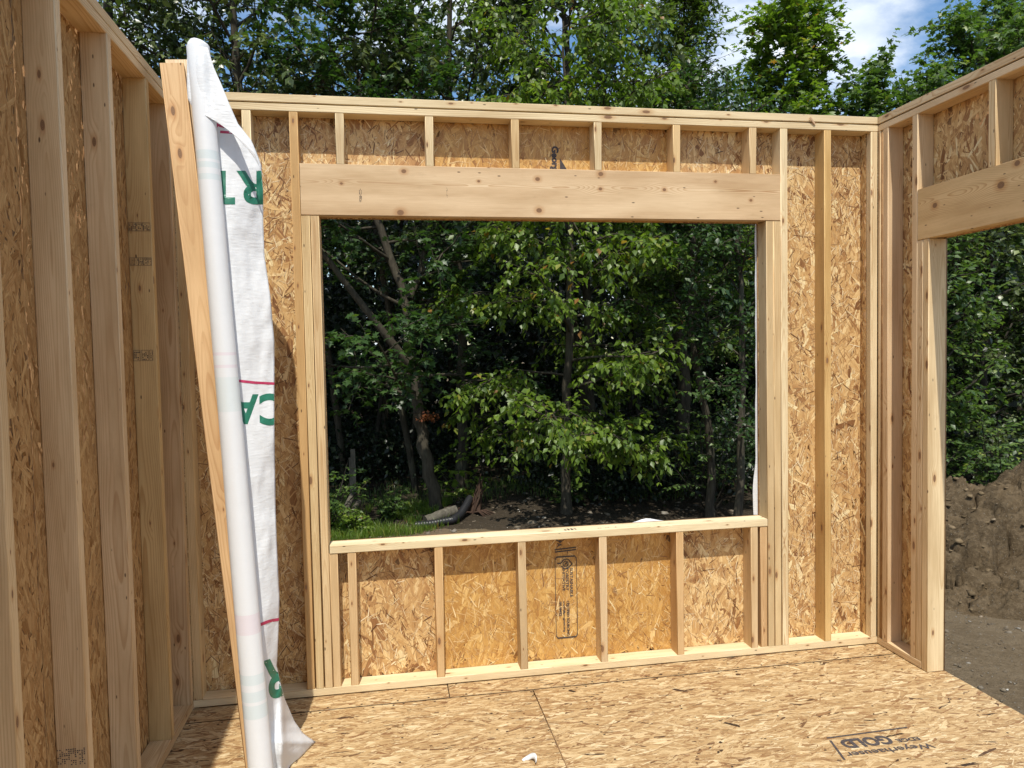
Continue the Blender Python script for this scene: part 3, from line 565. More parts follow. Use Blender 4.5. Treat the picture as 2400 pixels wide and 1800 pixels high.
def tree(label, path, r0, limbs, leaf='elm', tmpl=LT_OVAL, lsize=0.085, limb_len=2.2, t0=0.3, subs=5, twigs=5, tl=0.45, lpt=12, up=0.35, droop=0.3, group='trees of the wood behind the house',
         name='deciduous_tree', bark=None, seed=1, shape=0.6, elev=(0.1, 0.7), gate=None, cat='tree', tw_sides=3, bias=None):
    g_ = np.random.default_rng(seed); path = np.array(path, float)
    # refine the trunk path
    tt = np.linspace(0, len(path)-1, 4*(len(path)-1)+1); pp = np.stack([np.interp(tt, np.arange(len(path)), path[:, k]) for k in range(3)], -1); pp[1:-1] += g_.normal(0, r0*0.25, pp[1:-1].shape)
    seglen = np.concatenate([[0], np.cumsum(np.linalg.norm(np.diff(pp, axis=0), axis=1))]); Lt = seglen[-1]
    root = tag(empty(name, tuple(path[0])), label, cat, group)
    tb = Tubes(); rr = r0*(1-seglen/Lt)**0.8+0.012; rr[0] *= 1.35; tb.add(pp, rr, 9)
    P = []; A = []; Q = []; az = g_.random()*6.28
    for i in range(limbs):
        f = t0+(1-t0)*(i+0.5)/limbs; s_ = f*Lt; p = np.array([np.interp(s_, seglen, pp[:, k]) for k in range(3)]); az += 2.4+g_.normal(0, 0.35)
        e = g_.uniform(*elev)+0.5*f; Lb = limb_len*(1-shape*abs(f-0.45)*1.4)*g_.uniform(0.7, 1.15)
        d = np.array([math.cos(az)*math.cos(e), math.sin(az)*math.cos(e), math.sin(e)])
        if bias is not None: d = d+np.array(bias)*0.5
        c = curve(p, d, Lb, 6, up, 0.09, g_); rb = r0*0.42*(1-f*0.6); tb.add(c, np.linspace(rb, 0.008, 7), 5)
        for k in range(subs):
            q = 0.25+0.75*(k+g_.random())/subs; bi = q*6; b0 = int(min(bi, 5)); bp = c[b0]+(c[b0+1]-c[b0])*(bi-b0); bd = norm(c[b0+1]-c[b0])
            side = norm(np.cross(bd, [0, 0, 1]))*(1 if k % 2 else -1)
            sd = norm(bd*0.7+side*g_.uniform(0.5, 1.1)+g_.normal(0, 0.25, 3)); sl = limb_len*0.42*(1.15-q*0.6)*g_.uniform(0.7, 1.2)
            sc_ = curve(bp, sd, sl, 4, up*0.4-droop*0.3, 0.12, g_); tb.add(sc_, np.linspace(0.014, 0.004, 5), 4)
            for t_ in range(twigs):
                q2 = (t_+g_.random())/twigs*4; i2 = int(min(q2, 3)); tp = sc_[i2]+(sc_[i2+1]-sc_[i2])*(q2-i2)
                td = norm(norm(sc_[i2+1]-sc_[i2])*0.6+g_.normal(0, 0.55, 3)+np.array([0, 0, -droop*0.5])); tcv = curve(tp, td, tl*g_.uniform(0.6, 1.3), 3, -droop, 0.1, g_)
                if gate is not None and not gate(tcv[1]): continue
                tb.add(tcv, np.linspace(0.004, 0.002, 4), tw_sides)
                m_ = lpt; s2 = (np.arange(m_)+0.5)/m_*3; i3 = np.minimum(s2.astype(int), 2); pt = tcv[i3]+(tcv[i3+1]-tcv[i3])*(s2-i3)[:, None]; dr = norm(tcv[i3+1]-tcv[i3])
                sv = norm(np.cross(dr, [0, 0, 1.0]))*np.where(np.arange(m_) % 2, 1, -1)[:, None]
                ax = dr*0.45+sv*0.75+g_.normal(0, 0.3, (m_, 3))+np.array([0, 0, -droop])
                nr = np.array([0, -0.15, 1.0])+g_.normal(0, 0.42, (m_, 3))+sv*0.2
                P.append(pt+g_.normal(0, 0.02, pt.shape)); A.append(ax); Q.append(nr)
    tb.build('trunk', bark or BARK, root)
    P = np.concatenate(P); A = np.concatenate(A); Q = np.concatenate(Q); S = lsize*g_.uniform(0.6, 1.2, len(P))
    leaves_mesh('crown', P, A, Q, S, tmpl, LEAF[leaf], root)
    return root
def gp(x, y): return [x, y, float(gz(np.array([x]), np.array([y]))[0])-0.05]
def vis(margin=150):
    """only the part of a crown that the place can show (keeps what is far above the frame out of the script)"""
    return None
nleaf = 0
# large elms behind the back wall
tree('tall elm with a dark trunk, behind the left half of the wall', [gp(-1.9, 8.4), (-2.0, 8.3, 2.2), (-2.3, 8.2, 5.0), (-2.5, 8.4, 9.5)], 0.11, 26, 'elm', LT_OVAL, 0.126, 2.7, 0.28, 7, 6, 0.5, 13, 0.45, 0.35, seed=11)
tree('leaning elm at the far left with bare lower branches against the sky', [gp(-4.4, 8.6), (-4.5, 8.5, 2.5), (-4.2, 8.3, 5.5), (-4.0, 8.2, 9.2)], 0.16, 24, 'elm', LT_OVAL, 0.126, 2.7, 0.3, 7, 6, 0.5, 13, 0.45, 0.35, seed=12)
tree('tall elm rising over the middle of the back wall', [gp(0.9, 9.0), (0.95, 8.9, 2.5), (0.8, 8.6, 5.5), (0.9, 8.6, 9.8)], 0.085, 26, 'elm', LT_OVAL, 0.126, 2.7, 0.3, 7, 6, 0.5, 13, 0.45, 0.35, seed=13)
tree('elm with a drooping right edge over the right half of the window', [gp(3.1, 8.4), (3.0, 8.3, 2.8), (2.7, 8.1, 5.5), (2.5, 8.1, 9.6)], 0.085, 24, 'elm', LT_OVAL, 0.126, 2.3, 0.3, 7, 6, 0.5, 13, 0.4, 0.4, seed=14)
# the maple with the slanting limb seen through the window
A_ = lambda u, v, y: tuple(at(u, v, y))
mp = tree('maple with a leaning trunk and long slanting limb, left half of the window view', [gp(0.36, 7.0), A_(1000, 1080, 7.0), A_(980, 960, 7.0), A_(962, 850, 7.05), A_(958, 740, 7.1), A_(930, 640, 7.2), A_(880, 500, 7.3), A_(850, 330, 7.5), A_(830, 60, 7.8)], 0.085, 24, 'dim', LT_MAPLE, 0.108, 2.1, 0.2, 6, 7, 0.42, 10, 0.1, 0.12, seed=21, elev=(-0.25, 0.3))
tb = Tubes(); tb.add([A_(966, 862, 7.02), A_(900, 780, 6.9), A_(830, 690, 6.8), A_(770, 610, 6.7), A_(700, 540, 6.6)], (0.062, 0.035), 8)
tb.add([A_(960, 700, 7.12), A_(985, 640, 7.2), A_(1000, 560, 7.3), A_(1015, 470, 7.4)], (0.055, 0.03), 8); tb.build('limb', BARK, mp)
# the bright elm in front
tree('bright yellow green elm in front of the wood, middle of the window view', [gp(2.09, 6.3), A_(1328, 1000, 6.3), A_(1335, 800, 6.3), A_(1338, 600, 6.35), A_(1330, 350, 6.5), A_(1320, 50, 6.7)], 0.06, 32, 'bright', LT_OVAL, 0.105, 1.75, 0.10, 7, 7, 0.42, 12, -0.15, 0.5, seed=31, elev=(-0.1, 0.35), bias=(0.3, -0.45, 0))
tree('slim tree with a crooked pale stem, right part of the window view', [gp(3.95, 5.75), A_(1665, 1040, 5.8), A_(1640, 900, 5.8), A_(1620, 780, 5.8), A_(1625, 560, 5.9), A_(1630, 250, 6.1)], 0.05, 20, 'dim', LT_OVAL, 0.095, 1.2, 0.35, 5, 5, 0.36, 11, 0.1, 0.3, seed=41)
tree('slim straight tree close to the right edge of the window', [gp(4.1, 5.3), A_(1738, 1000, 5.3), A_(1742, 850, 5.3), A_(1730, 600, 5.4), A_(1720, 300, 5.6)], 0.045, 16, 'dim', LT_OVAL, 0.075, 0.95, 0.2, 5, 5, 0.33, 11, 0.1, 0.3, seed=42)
# narrow tops to the right
tree('fine leaved tree with a ragged top, right of the elms', [gp(4.5, 8.0), (4.5, 8.0, 2.8), (4.6, 8.0, 5.0), (4.65, 8.1, 7.4)], 0.12, 30, 'olive', LT_NARROW, 0.11, 1.3, 0.25, 6, 8, 0.42, 14, 0.7, 0.1, seed=51, shape=0.9)
tree('yellow green maple with a pointed top, clear against the sky', [gp(7.2, 9.4), (7.2, 9.5, 3.0), (7.4, 9.6, 5.4), (7.55, 9.6, 7.7)], 0.10, 24, 'bright', LT_MAPLE, 0.13, 2.15, 0.2, 7, 8, 0.42, 10, 0.6, 0.15, seed=52, shape=0.85)
tree('round green maple low over the right corner of the room', [gp(8.6, 8.6), (8.6, 8.7, 2.2), (8.8, 8.8, 4.2), (9.0, 8.8, 5.8)], 0.11, 28, 'maple', LT_MAPLE, 0.125, 2.2, 0.15, 7, 7, 0.42, 9, 0.5, 0.15, seed=53, shape=0.8)
tree('broad green maple above the right wall', [gp(10.6, 9.0), (10.7, 9.0, 2.8), (10.9, 9.0, 5.0), (11.1, 9.1, 7.0)], 0.13, 32, 'maple', LT_MAPLE, 0.13, 2.7, 0.12, 7, 7, 0.42, 9, 0.5, 0.15, seed=54, shape=0.8)
tree('tall green maple at the right edge of the view', [gp(13.0, 10.2), (13.2, 10.2, 3.4), (13.4, 10.2, 6.0), (13.4, 10.2, 8.6)], 0.14, 32, 'maple', LT_MAPLE, 0.14, 2.6, 0.15, 6, 6, 0.42, 9, 0.5, 0.15, seed=55, shape=0.8)
tree('bushy young tree just behind the earth heap, left side of the doorway view', [gp(7.4, 5.9), (7.4, 5.9, 0.8), (7.45, 6.0, 2.4), (7.4, 6.2, 4.3)], 0.07, 26, 'maple', LT_OVAL, 0.10, 1.3, 0.1, 6, 5, 0.4, 11, 0.2, 0.25, seed=61, bark=BARKD)
tree('dark leafy tree behind the heap, right side of the doorway view', [gp(9.4, 7.2), (9.3, 7.1, 1.2), (9.4, 7.0, 3.0), (9.4, 7.2, 5.0)], 0.09, 26, 'elm', LT_OVAL, 0.11, 1.8, 0.08, 6, 6, 0.45, 12, 0.2, 0.25, seed=62, bark=BARKD)
# small plants
def shrub(label, x, y, h, leaf, tmpl, ls, n_st=7, seed=1, name='leafy_shrub', spread=0.5, lpt=12):
    g_ = np.random.default_rng(seed); b = gp(x, y); root = tag(empty(name, tuple(b)), label, 'shrub', 'low plants at the edge of the wood'); tb = Tubes(); P = []; A = []; Q = []
    for i in range(n_st):
        a = g_.random()*6.28; d = np.array([math.cos(a)*spread, math.sin(a)*spread, 1.0]); c = curve(b, d, h*g_.uniform(0.6, 1.1), 5, -0.1, 0.1, g_); tb.add(c, (0.010, 0.003), 4)
        for k in range(5):
            q = 1.5+k*0.7; i2 = int(min(q, 4)); bp = c[i2]+(c[i2+1]-c[i2])*(q-i2 if q-i2 <= 1 else 1); a2 = g_.random()*6.28
            t_ = curve(bp, [math.cos(a2), math.sin(a2), 0.35], h*0.3, 3, -0.25, 0.12, g_); tb.add(t_, (0.004, 0.002), 3)
            s2 = (np.arange(lpt)+0.5)/lpt*3; i3 = np.minimum(s2.astype(int), 2); pt = t_[i3]+(t_[i3+1]-t_[i3])*(s2-i3)[:, None]; dr = norm(t_[i3+1]-t_[i3]); sv = norm(np.cross(dr, [0, 0, 1.0]))*np.where(np.arange(lpt) % 2, 1, -1)[:, None]
            P.append(pt); A.append(dr*0.4+sv*0.8+g_.normal(0, 0.25, pt.shape)+[0, 0, -0.2]); Q.append(np.array([0, -0.2, 1.0])+g_.normal(0, 0.35, pt.shape))
    tb.build('stems', BARKD, root); P = np.concatenate(P); leaves_mesh('foliage', P, np.concatenate(A), np.concatenate(Q), ls*g_.uniform(0.6, 1.2, len(P)), tmpl, LEAF[leaf], root); return root
shrub('lush green sapling to the right of the maple trunk', 0.75, 7.0, 1.15, 'bright', LT_OVAL, 0.11, 4, 71, spread=0.25, lpt=10)
shrub('green bush in the lower left corner of the window view', -1.15, 6.3, 1.0, 'maple', LT_OVAL, 0.07, 12, 72, lpt=14)
shrub('low yellow green weeds left of the grass', -0.75, 6.1, 0.5, 'bright', LT_OVAL, 0.055, 12, 73, lpt=14)
shrub('low weeds by the cut logs', -0.35, 6.7, 0.6, 'maple', LT_OVAL, 0.06, 10, 74, lpt=14)
shrub('small dark bush at the foot of the bright elm', 2.2, 6.7, 0.7, 'maple', LT_OVAL, 0.07, 8, 75)
shrub('tall bush filling the lower right corner of the window', 4.05, 6.0, 2.2, 'maple', LT_OVAL, 0.075, 14, 76, lpt=14)
shrub('bush right behind the top of the earth heap', 6.6, 5.3, 1.6, 'maple', LT_OVAL, 0.08, 16, 77, lpt=16, spread=0.8)
shrub('second bush behind the heap near the doorway post', 5.9, 5.6, 1.5, 'bright', LT_OVAL, 0.08, 12, 78, lpt=14, spread=0.8)
shrub('bush behind the heap at the right edge of the view', 8.2, 5.6, 1.9, 'maple', LT_OVAL, 0.085, 16, 79, lpt=16, spread=0.8)
# bare dim stems standing inside the wood
stems = [(808, 1180, 10.0, 0.07), (872, 1175, 10.5, 0.05), (960, 1170, 10.5, 0.04), (975, 1185, 8.8, 0.06), (1115, 1175, 12.0, 0.07), (1232, 1175, 11.0, 0.09), (1390, 1190, 9.4, 0.10), (1470, 1190, 10.5, 0.07), (1510, 1190, 9.0, 0.05), (1560, 1185, 11.5, 0.08), (1600, 1190, 12.5, 0.06), (745, 1180, 12.0, 0.08), (1060, 1175, 13.5, 0.09), (1300, 1180, 13.0, 0.07), (1440, 1185, 14.0, 0.08), (905, 1170, 13.0, 0.08), (2280, 1150, 9.5, 0.08), (1180, 1175, 14.5, 0.07)]
stem_labels = ['dim stem just left of the grey posts in the shade', 'slim dim stem to the right of the grey posts', 'thin dim stem left of the maple trunk', 'grey stem standing close to the left of the maple trunk', 'dim stem above the torn stump', 'dim stem between the torn stump and the bright elm', 'dark stem just right of the bright elm trunk', 'dark stem second to the right of the bright elm', 'slim dark stem leaning right of the bright elm clump', 'dark stem in the gap left of the crooked pale tree', 'thin far stem in the dark gap near the crooked pale tree', 'dim stem at the left edge of the window view', 'far dim stem right behind the maple trunk', 'far thin stem hidden behind the bright elm', 'farthest stem in the dark gap right of the bright elm', 'far stem between the posts and the maple', 'dark stem in the doorway view behind the heap', 'farthest dim stem left of the bright elm']
for i, (u, v, y, r) in enumerate(stems):
    p = at(u, 1100, y); b = gp(p.x, y); tb = Tubes(); root = tag(empty('bare_stem_tree', tuple(b)), stem_labels[i], 'tree', 'dim stems inside the wood')
    tb.add(curve(b, [RNG.normal(0, 0.06), 0, 1], 6.5, 8, 0.0, 0.03), (r, r*0.5), 7); tb.build('trunk', BARKD if i % 3 else BARK, root)
# the wood beyond, one dark mass of foliage
g_ = np.random.default_rng(99)
def mass(name, ncl, per, bx, leafs, ls, spread, seed, zfun=None):
    g2 = np.random.default_rng(seed); C = np.stack([g2.uniform(*bx[0], ncl), g2.uniform(*bx[1], ncl), g2.uniform(*bx[2], ncl)], -1)
    if zfun is not None: C = C[zfun(C, g2)]
    P = (C[:, None]+g2.normal(0, 1, (len(C), per, 3))*np.array(spread)).reshape(-1, 3); n_ = len(P)
    A = g2.normal(0, 1, (n_, 3))+[0, 0, -0.4]; Q = g2.normal(0, 0.5, (n_, 3))+[0, -0.3, 1.0]
    return leaves_mesh(name, P, A, Q, ls*g2.uniform(0.6, 1.3, n_), (LT_OVAL[0][[0, 1, 2, 4]], np.array([(0, 2, 3), (0, 3, 1)])), LEAF[leafs], None, 'stuff')
low = lambda C, g2: (C[:, 2] > 1.3) | (g2.random(len(C)) < 0.25)
mass('undergrowth', 900, 40, ((-9, 9), (9.0, 12.5), (-0.4, 4.6)), 'deep_shade', 0.135, (0.34, 0.3, 0.16), 1, low)
mass('undergrowth', 620, 46, ((1.9, 9), (6.7, 11.0), (-0.75, 0.25)), 'deep_shade', 0.085, (0.30, 0.28, 0.14), 7)
mass('undergrowth', 260, 46, ((-7, 1.2), (9.2, 11.5), (-0.75, 0.2)), 'deep_shade', 0.085, (0.30, 0.28, 0.10), 8)
mass('woodland', 2000, 34, ((-16, 14), (12.5, 19), (-0.6, 7.5)), 'deep_shade', 0.23, (0.55, 0.5, 0.28), 2)
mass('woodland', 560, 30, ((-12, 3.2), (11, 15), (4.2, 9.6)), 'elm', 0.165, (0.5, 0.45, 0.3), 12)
mass('woodland', 1500, 40, ((7.5, 30), (6.5, 17), (-0.6, 5.0)), 'deep_shade', 0.19, (0.5, 0.5, 0.26), 3, lambda C, g2: C[:, 1] > 0.30*C[:, 0]+4.0)
mass('woodland', 1550, 36, ((-34, 44), (19, 34), (-0.8, 8.6)), 'deep_shade', 0.52, (1.0, 0.9, 0.5), 4)
# grass
def grass(x0, x1, y0, y1, n_, h, mat, seed, f=None):
    g2 = np.random.default_rng(seed); X = g2.uniform(x0, x1, n_); Y = g2.uniform(y0, y1, n_)
    k = fbm(X, Y, 1.6, 2, 8) > 0.42
    if f is not None: k &= f(X, Y)
    X, Y = X[k], Y[k]; n_ = len(X); B = np.stack([X, Y, gz(X, Y)], -1); a = g2.random(n_)*6.28; w_ = 0.004; hh = h*g2.uniform(0.5, 1.3, n_); ln = g2.normal(0, 0.35, (n_, 2))*hh[:, None]
    s_ = np.stack([np.cos(a), np.sin(a), np.zeros(n_)], -1)*w_; top = B+np.concatenate([ln, hh[:, None]], -1); mid = B+np.concatenate([ln*0.35, hh[:, None]*0.6], -1)
    V = np.stack([B-s_, B+s_, mid+s_*0.8, mid-s_*0.8, top], 1).reshape(-1, 3); i = np.arange(n_)[:, None]*5
    return tag(mesh_np('grass', V, [i+np.array([0, 1, 2, 3]), i+np.array([3, 2, 4])], mat), kind='stuff')
grass(-1.8, 0.6, 5.4, 7.6, 15000, 0.12, LEAF['bright'], 5, lambda X, Y: (X+1.8)*0.9 < (Y-5.2)*2.2)
grass(-3.5, 5.0, 7.0, 9.5, 5000, 0.14, LEAF['maple'], 6)

# ------------------------------------------------------------------ leaning brace of two boards and the roll of house wrap
def fp(u, v): d = ray(u, v); return CAM+d*(-CAM.z/d.z)
def leaning(name, parent, p0, p1, a, b, tint, off=(0, 0), ext=0.0):
    z = (p1-p0).normalized(); x = (Vector((1, 0.10, 0))-z*z.dot(Vector((1, 0.10, 0)))).normalized(); y = z.cross(x)
    Lb = (p1-p0).length+ext; me = board_mesh(a, b, Lb); o = bpy.data.objects.new(name, me); col.objects.link(o)
    c = p0+z*(Lb/2)+x*off[0]+y*off[1]; M = Matrix((x, y, z)).transposed().to_4x4(); M.translation = c
    o.location = c; o.rotation_euler = M.to_euler(); o.color = (*tint, 1); setparent(o, parent); return o
b0 = fp(610, 1834); b1 = at(404, 153, -0.34)
br = tag(empty('wall_brace', tuple(b0)), 'orange leaning brace of two nailed boards left of the white roll', 'brace')
leaning('board', br, b0, b1, 0.087, 0.038, (0.67, 0.46, 0.25))
leaning('board', br, b0, b1, 0.087, 0.038, PALE, (0.017, 0.0395), 0.035)

RA0 = fp(617, 1872)+Vector((0, 0, 0.0)); RA1 = at(465, 112, -0.35); RR = 0.0425
def paper_material(name, base_c, stripes=None, bs=0.5, ro=0.42):
    m = NT(name); tcn = m.n('ShaderNodeTexCoord'); p = tcn.outputs['Object']
    n = m.noise(m.mapping(p, (30, 30, 130)), 1.0, 3, 0.5); wr = m.noise(p, 7, 3, 0.6); fibre = m.noise(p, 380, 2, 0.5)
    c = m.mix(m.maprange(fibre, 0.3, 0.7, 0, 0.10), (*base_c, 1), (0.60, 0.63, 0.66, 1))
    if stripes:
        s = m.n('ShaderNodeSeparateXYZ'); m.set(s.inputs[0], p); c = m.mix(1.0, c, m.ramp(m.math('DIVIDE', s.outputs[2], 3.0), stripes, 'CONSTANT'), 'MULTIPLY')
    m.base(c, ro, 0.5); m.bump(m.math('ADD', m.math('MULTIPLY', n, 0.35), m.math('MULTIPLY', wr, 1.6)), bs, 0.008)
    tr = m.n('ShaderNodeBsdfTranslucent'); tr.inputs[0].default_value = (0.75, 0.76, 0.76, 1); ms = m.n('ShaderNodeMixShader'); ms.inputs[0].default_value = 0.18
    m.t.links.new(m.b.outputs[0], ms.inputs[1]); m.t.links.new(tr.outputs[0], ms.inputs[2]); m.t.links.new(ms.outputs[0], m.out.inputs[0]); return m.m
WH = (1, 1, 1); GY = (0.86, 0.93, 0.93); PK = (0.97, 0.88, 0.91)
def sv(v):                      # photograph row -> share of the roll's height (perspective is slight here)
    return None
ax_v = lambda t: RA0.lerp(RA1, t)
def row_z(v):
    lo, hi = 0.0, 1.0
    for _ in range(30):
        mid = (lo+hi)/2; P = ax_v(mid)-CAM; yy = P.dot(Uv)/P.dot(Fv)*-1724.5+900
        if yy > v: lo = mid
        else: hi = mid
    return ax_v((lo+hi)/2).z
stp = [(0.0, WH)]
for v1, v0, c_ in ((1674, 1648, GY), (1637, 1617, GY), (1602, 1577, GY), (1484, 1440, PK), (965, 886, (0.90, 0.95, 0.94)), (868, 858, PK), (838, 828, PK), (432, 412, GY), (404, 386, GY), (378, 360, GY)):
    stp += [(row_z(v1)/3.0, c_), (row_z(v0)/3.0, WH)]
WRAP = paper_material('house_wrap', (0.80, 0.81, 0.81)); WRAP_ROLL = paper_material('house_wrap_roll', (0.80, 0.81, 0.81), stp, 0.15, 0.30)
hw = tag(empty('house_wrap_roll', (0, 0, 0)), 'tall white roll of house wrap leaning with a loose printed end hanging', 'roll')
nseg, ns = 120, 48; zt_ = (RA1-RA0).normalized(); xa = Vector((1, 0, 0)); xa = (xa-zt_*zt_.dot(xa)).normalized(); ya = zt_.cross(xa)
V = []; F = []
for i in range(nseg+1):
    t = i/nseg; c = RA0.lerp(RA1, t)
    for k in range(ns):
        a = 2*PI*k/ns; r = RR*(1+0.02*math.sin(a*2+t*7)+0.010*math.sin(t*17+a))+0.0016*(k/ns)
        V.append(c+xa*r*math.cos(a)+ya*r*math.sin(a))
for i in range(nseg):
    for k in range(ns): F.append((i*ns+k, i*ns+(k+1) % ns, (i+1)*ns+(k+1) % ns, (i+1)*ns+k))
core = mesh_np('rolled_sheet', [tuple(v) for v in V], np.array(F), WRAP_ROLL, hw, smooth=True)
V = []; F = []   # the wound end: rings of layers seen at the top
for j, rr_ in enumerate((1.0, 0.93, 0.9, 0.82, 0.78, 0.55)):
    for k in range(ns): a = 2*PI*k/ns; V.append(RA1+(xa*math.cos(a)+ya*math.sin(a))*RR*rr_+zt_*(0.0 if j % 2 else 0.004))
for j in range(5):
    for k in range(ns): F.append((j*ns+k, j*ns+(k+1) % ns, (j+1)*ns+(k+1) % ns, (j+1)*ns+k))
def interp(v, pts): return float(np.interp(v, [p[0] for p in pts], [p[1] for p in pts]))
UL = [(268, 478), (1870, 617)]
UR = [(268, 540), (330, 590), (385, 612), (450, 617), (520, 617), (600, 620), (690, 633), (800, 643), (1000, 643), (1200, 646), (1300, 650), (1400, 655), (1480, 653), (1560, 649), (1590, 655), (1640, 668), (1690, 690), (1718, 710), (1741, 742), (1765, 718), (1795, 682), (1830, 655), (1870, 640)]
def ax_y(v): return RA0.y+(RA1.y-RA0.y)*np.clip((1872-v)/1760.0, 0, 1)
YR = [(268, -0.33), (600, -0.36), (1200, -0.50), (1500, -0.58), (1600, -0.575), (1700, -0.46), (1741, -0.425)]
def sheet_pt(u, v, lift=0.0):
    ul, ur = interp(v, UL), interp(v, UR); w_ = min(max((u-ul)/(ur-ul), 0), 1)
    if v >= 1741:
        yr = fp(ur, v).y+0.004
    else: yr = interp(v, YR)
    yl = ax_y(v)+0.018
    y = yl+(yr-yl)*(w_**1.5)+0.007*math.sin(w_*5.0+v*0.006)*w_+0.004*math.sin(v*0.021+w_*3)*w_
    y += 0.012*(float(vnoise(np.array([u/17.0+v/90]), np.array([v/45.0-u/60]), 5)[0])-0.5)*w_+0.005*(float(vnoise(np.array([u/9.0]), np.array([v/14.0]), 6)[0])-0.5)*min(w_*2, 1)
    if v > 1560: y += 0.045*math.exp(-((u-659)/9.0)**2)*-min((v-1560)/120.0, 1)
    p = at(ul+(ur-ul)*w_, v, y-lift)
    if p.z < 0.003: p.z = 0.003+lift
    return p
vs = np.concatenate([np.linspace(268, 1560, 110), np.linspace(1566, 1868, 60)]); nu = 26
V = [tuple(sheet_pt(interp(v, UL)+(interp(v, UR)-interp(v, UL))*k/(nu-1), v)) for v in vs for k in range(nu)]
idx = np.arange(len(vs)*nu).reshape(-1, nu); F = np.stack([idx[:-1, :-1], idx[:-1, 1:], idx[1:, 1:], idx[1:, :-1]], -1).reshape(-1, 4)
mesh_np('loose_sheet', V, F, WRAP, hw, smooth=True)
# folded corner at the top
fl_L = [(439, 104), (438, 150), (438, 200), (440, 232), (452, 254), (476, 268), (500, 281), (531, 300), (568, 328), (596, 358), (612, 400)]
fl_R = [(487, 112), (502, 160), (520, 200), (534, 235), (546, 263), (561, 297), (576, 328), (590, 355), (603, 380), (611, 396), (618, 416)]
V = []; nk = 14; nr = 44
for i in range(nr+1):
    s_ = i/nr*10; i0 = min(int(s_), 9); f = s_-i0
    l = (fl_L[i0][0]*(1-f)+fl_L[i0+1][0]*f, fl_L[i0][1]*(1-f)+fl_L[i0+1][1]*f); r_ = (fl_R[i0][0]*(1-f)+fl_R[i0+1][0]*f, fl_R[i0][1]*(1-f)+fl_R[i0+1][1]*f)
    for k in range(nk+1):
        w_ = k/nk; u = l[0]+(r_[0]-l[0])*w_; v = l[1]+(r_[1]-l[1])*w_; g1 = i/nr
        da = (u-(467+(v-115)*0.0855))/24.5*RR; yc = ax_y(v)
        if da < 0: y = yc-math.sqrt(max((RR+0.004)**2-min(abs(da), RR)**2, 1e-6))
        elif da < RR*0.75: y = yc-math.sqrt((RR+0.004)**2-da**2)
        else: y = yc-math.sqrt((RR+0.004)**2-(RR*0.75)**2)-0.10*(da-RR*0.75)+0.25*max(da-RR*1.5, 0)*(1-g1)
        y -= 0.004*math.sin(u*0.06+v*0.03)*(1-g1)+0.003
        V.append(tuple(at(u, v, y)))
idx = np.arange((nr+1)*(nk+1)).reshape(-1, nk+1); F = np.stack([idx[:-1, :-1], idx[:-1, 1:], idx[1:, 1:], idx[1:, :-1]], -1).reshape(-1, 4)
top = [tuple(at(445, 107, -0.345)), tuple(at(461, 102, -0.35)), tuple(at(474, 104, -0.35))]
mesh_np('folded_corner', V, F, WRAP, hw, smooth=True)
dome = []; 
for j in range(5):
    for k in range(ns):
        a = 2*PI*k/ns; rr_ = RR*1.0*math.cos(j/4*PI/2*0.97); dome.append(tuple(RA1+(xa*math.cos(a)+ya*math.sin(a))*rr_+zt_*(0.034*math.sin(j/4*PI/2)*(1-0.25*math.cos(a))-0.002)))
idx = np.arange(5*ns).reshape(5, ns); j2 = np.roll(idx, -1, 1); mesh_np('tucked_top', dome, np.stack([idx[:-1], j2[:-1], j2[1:], idx[1:]], -1).reshape(-1, 4), WRAP, hw, smooth=True)
for o in list(hw.children): 
    if o.name.startswith(('loose', 'folded')):
        md = o.modifiers.new('thick', 'SOLIDIFY'); md.thickness = 0.0006; md.offset = 0
def glyph(ch, box, mat, shear=0.0, name='lettering', bold=0.035):
    """a letter printed upside down on the hanging sheet; box = u0, u1, v0, v1"""
    cu = bpy.data.curves.new('t', 'FONT'); cu.body = ch; cu.size = 1; cu.offset = bold; cu.resolution_u = 6
    ob = bpy.data.objects.new('t', cu); col.objects.link(ob); me = bpy.data.meshes.new_from_object(ob); bpy.data.objects.remove(ob)
    import bmesh
    bm = bmesh.new(); bm.from_mesh(me); bmesh.ops.triangulate(bm, faces=bm.faces)
    for _ in range(3): 
        bmesh.ops.subdivide_edges(bm, edges=[e for e in bm.edges if e.calc_length() > 0.09], cuts=1); bmesh.ops.triangulate(bm, faces=bm.faces)
    xs = [v.co.x for v in bm.verts]; ys = [v.co.y for v in bm.verts]; x0, x1, y0, y1 = min(xs), max(xs), min(ys), max(ys); u0, u1, v0, v1 = box
    for v in bm.verts:
        a, b = (v.co.x-x0)/(x1-x0), (v.co.y-y0)/(y1-y0); vv = v0+(v1-v0)*b; uu = u1-(u1-u0)*a; vv += shear*(uu-u0)
        v.co = sheet_pt(min(uu, interp(vv, UR)-0.5), vv, 0.0012)
    bm.to_mesh(me); bm.free(); me.materials.clear(); me.materials.append(mat); me.name = name; o = bpy.data.objects.new(name, me); col.objects.link(o); setparent(o, hw); return o
glyph('R', (554, 618, 400, 479), INK_GREEN); glyph('T', (492, 551, 400, 479), INK_GREEN)
glyph('A', (545, 606, 924, 994), INK_GREEN); glyph('C', (608, 668, 922, 997), INK_GREEN)
glyph('R', (616, 668, 1550, 1648), INK_GREEN, shear=-0.35)
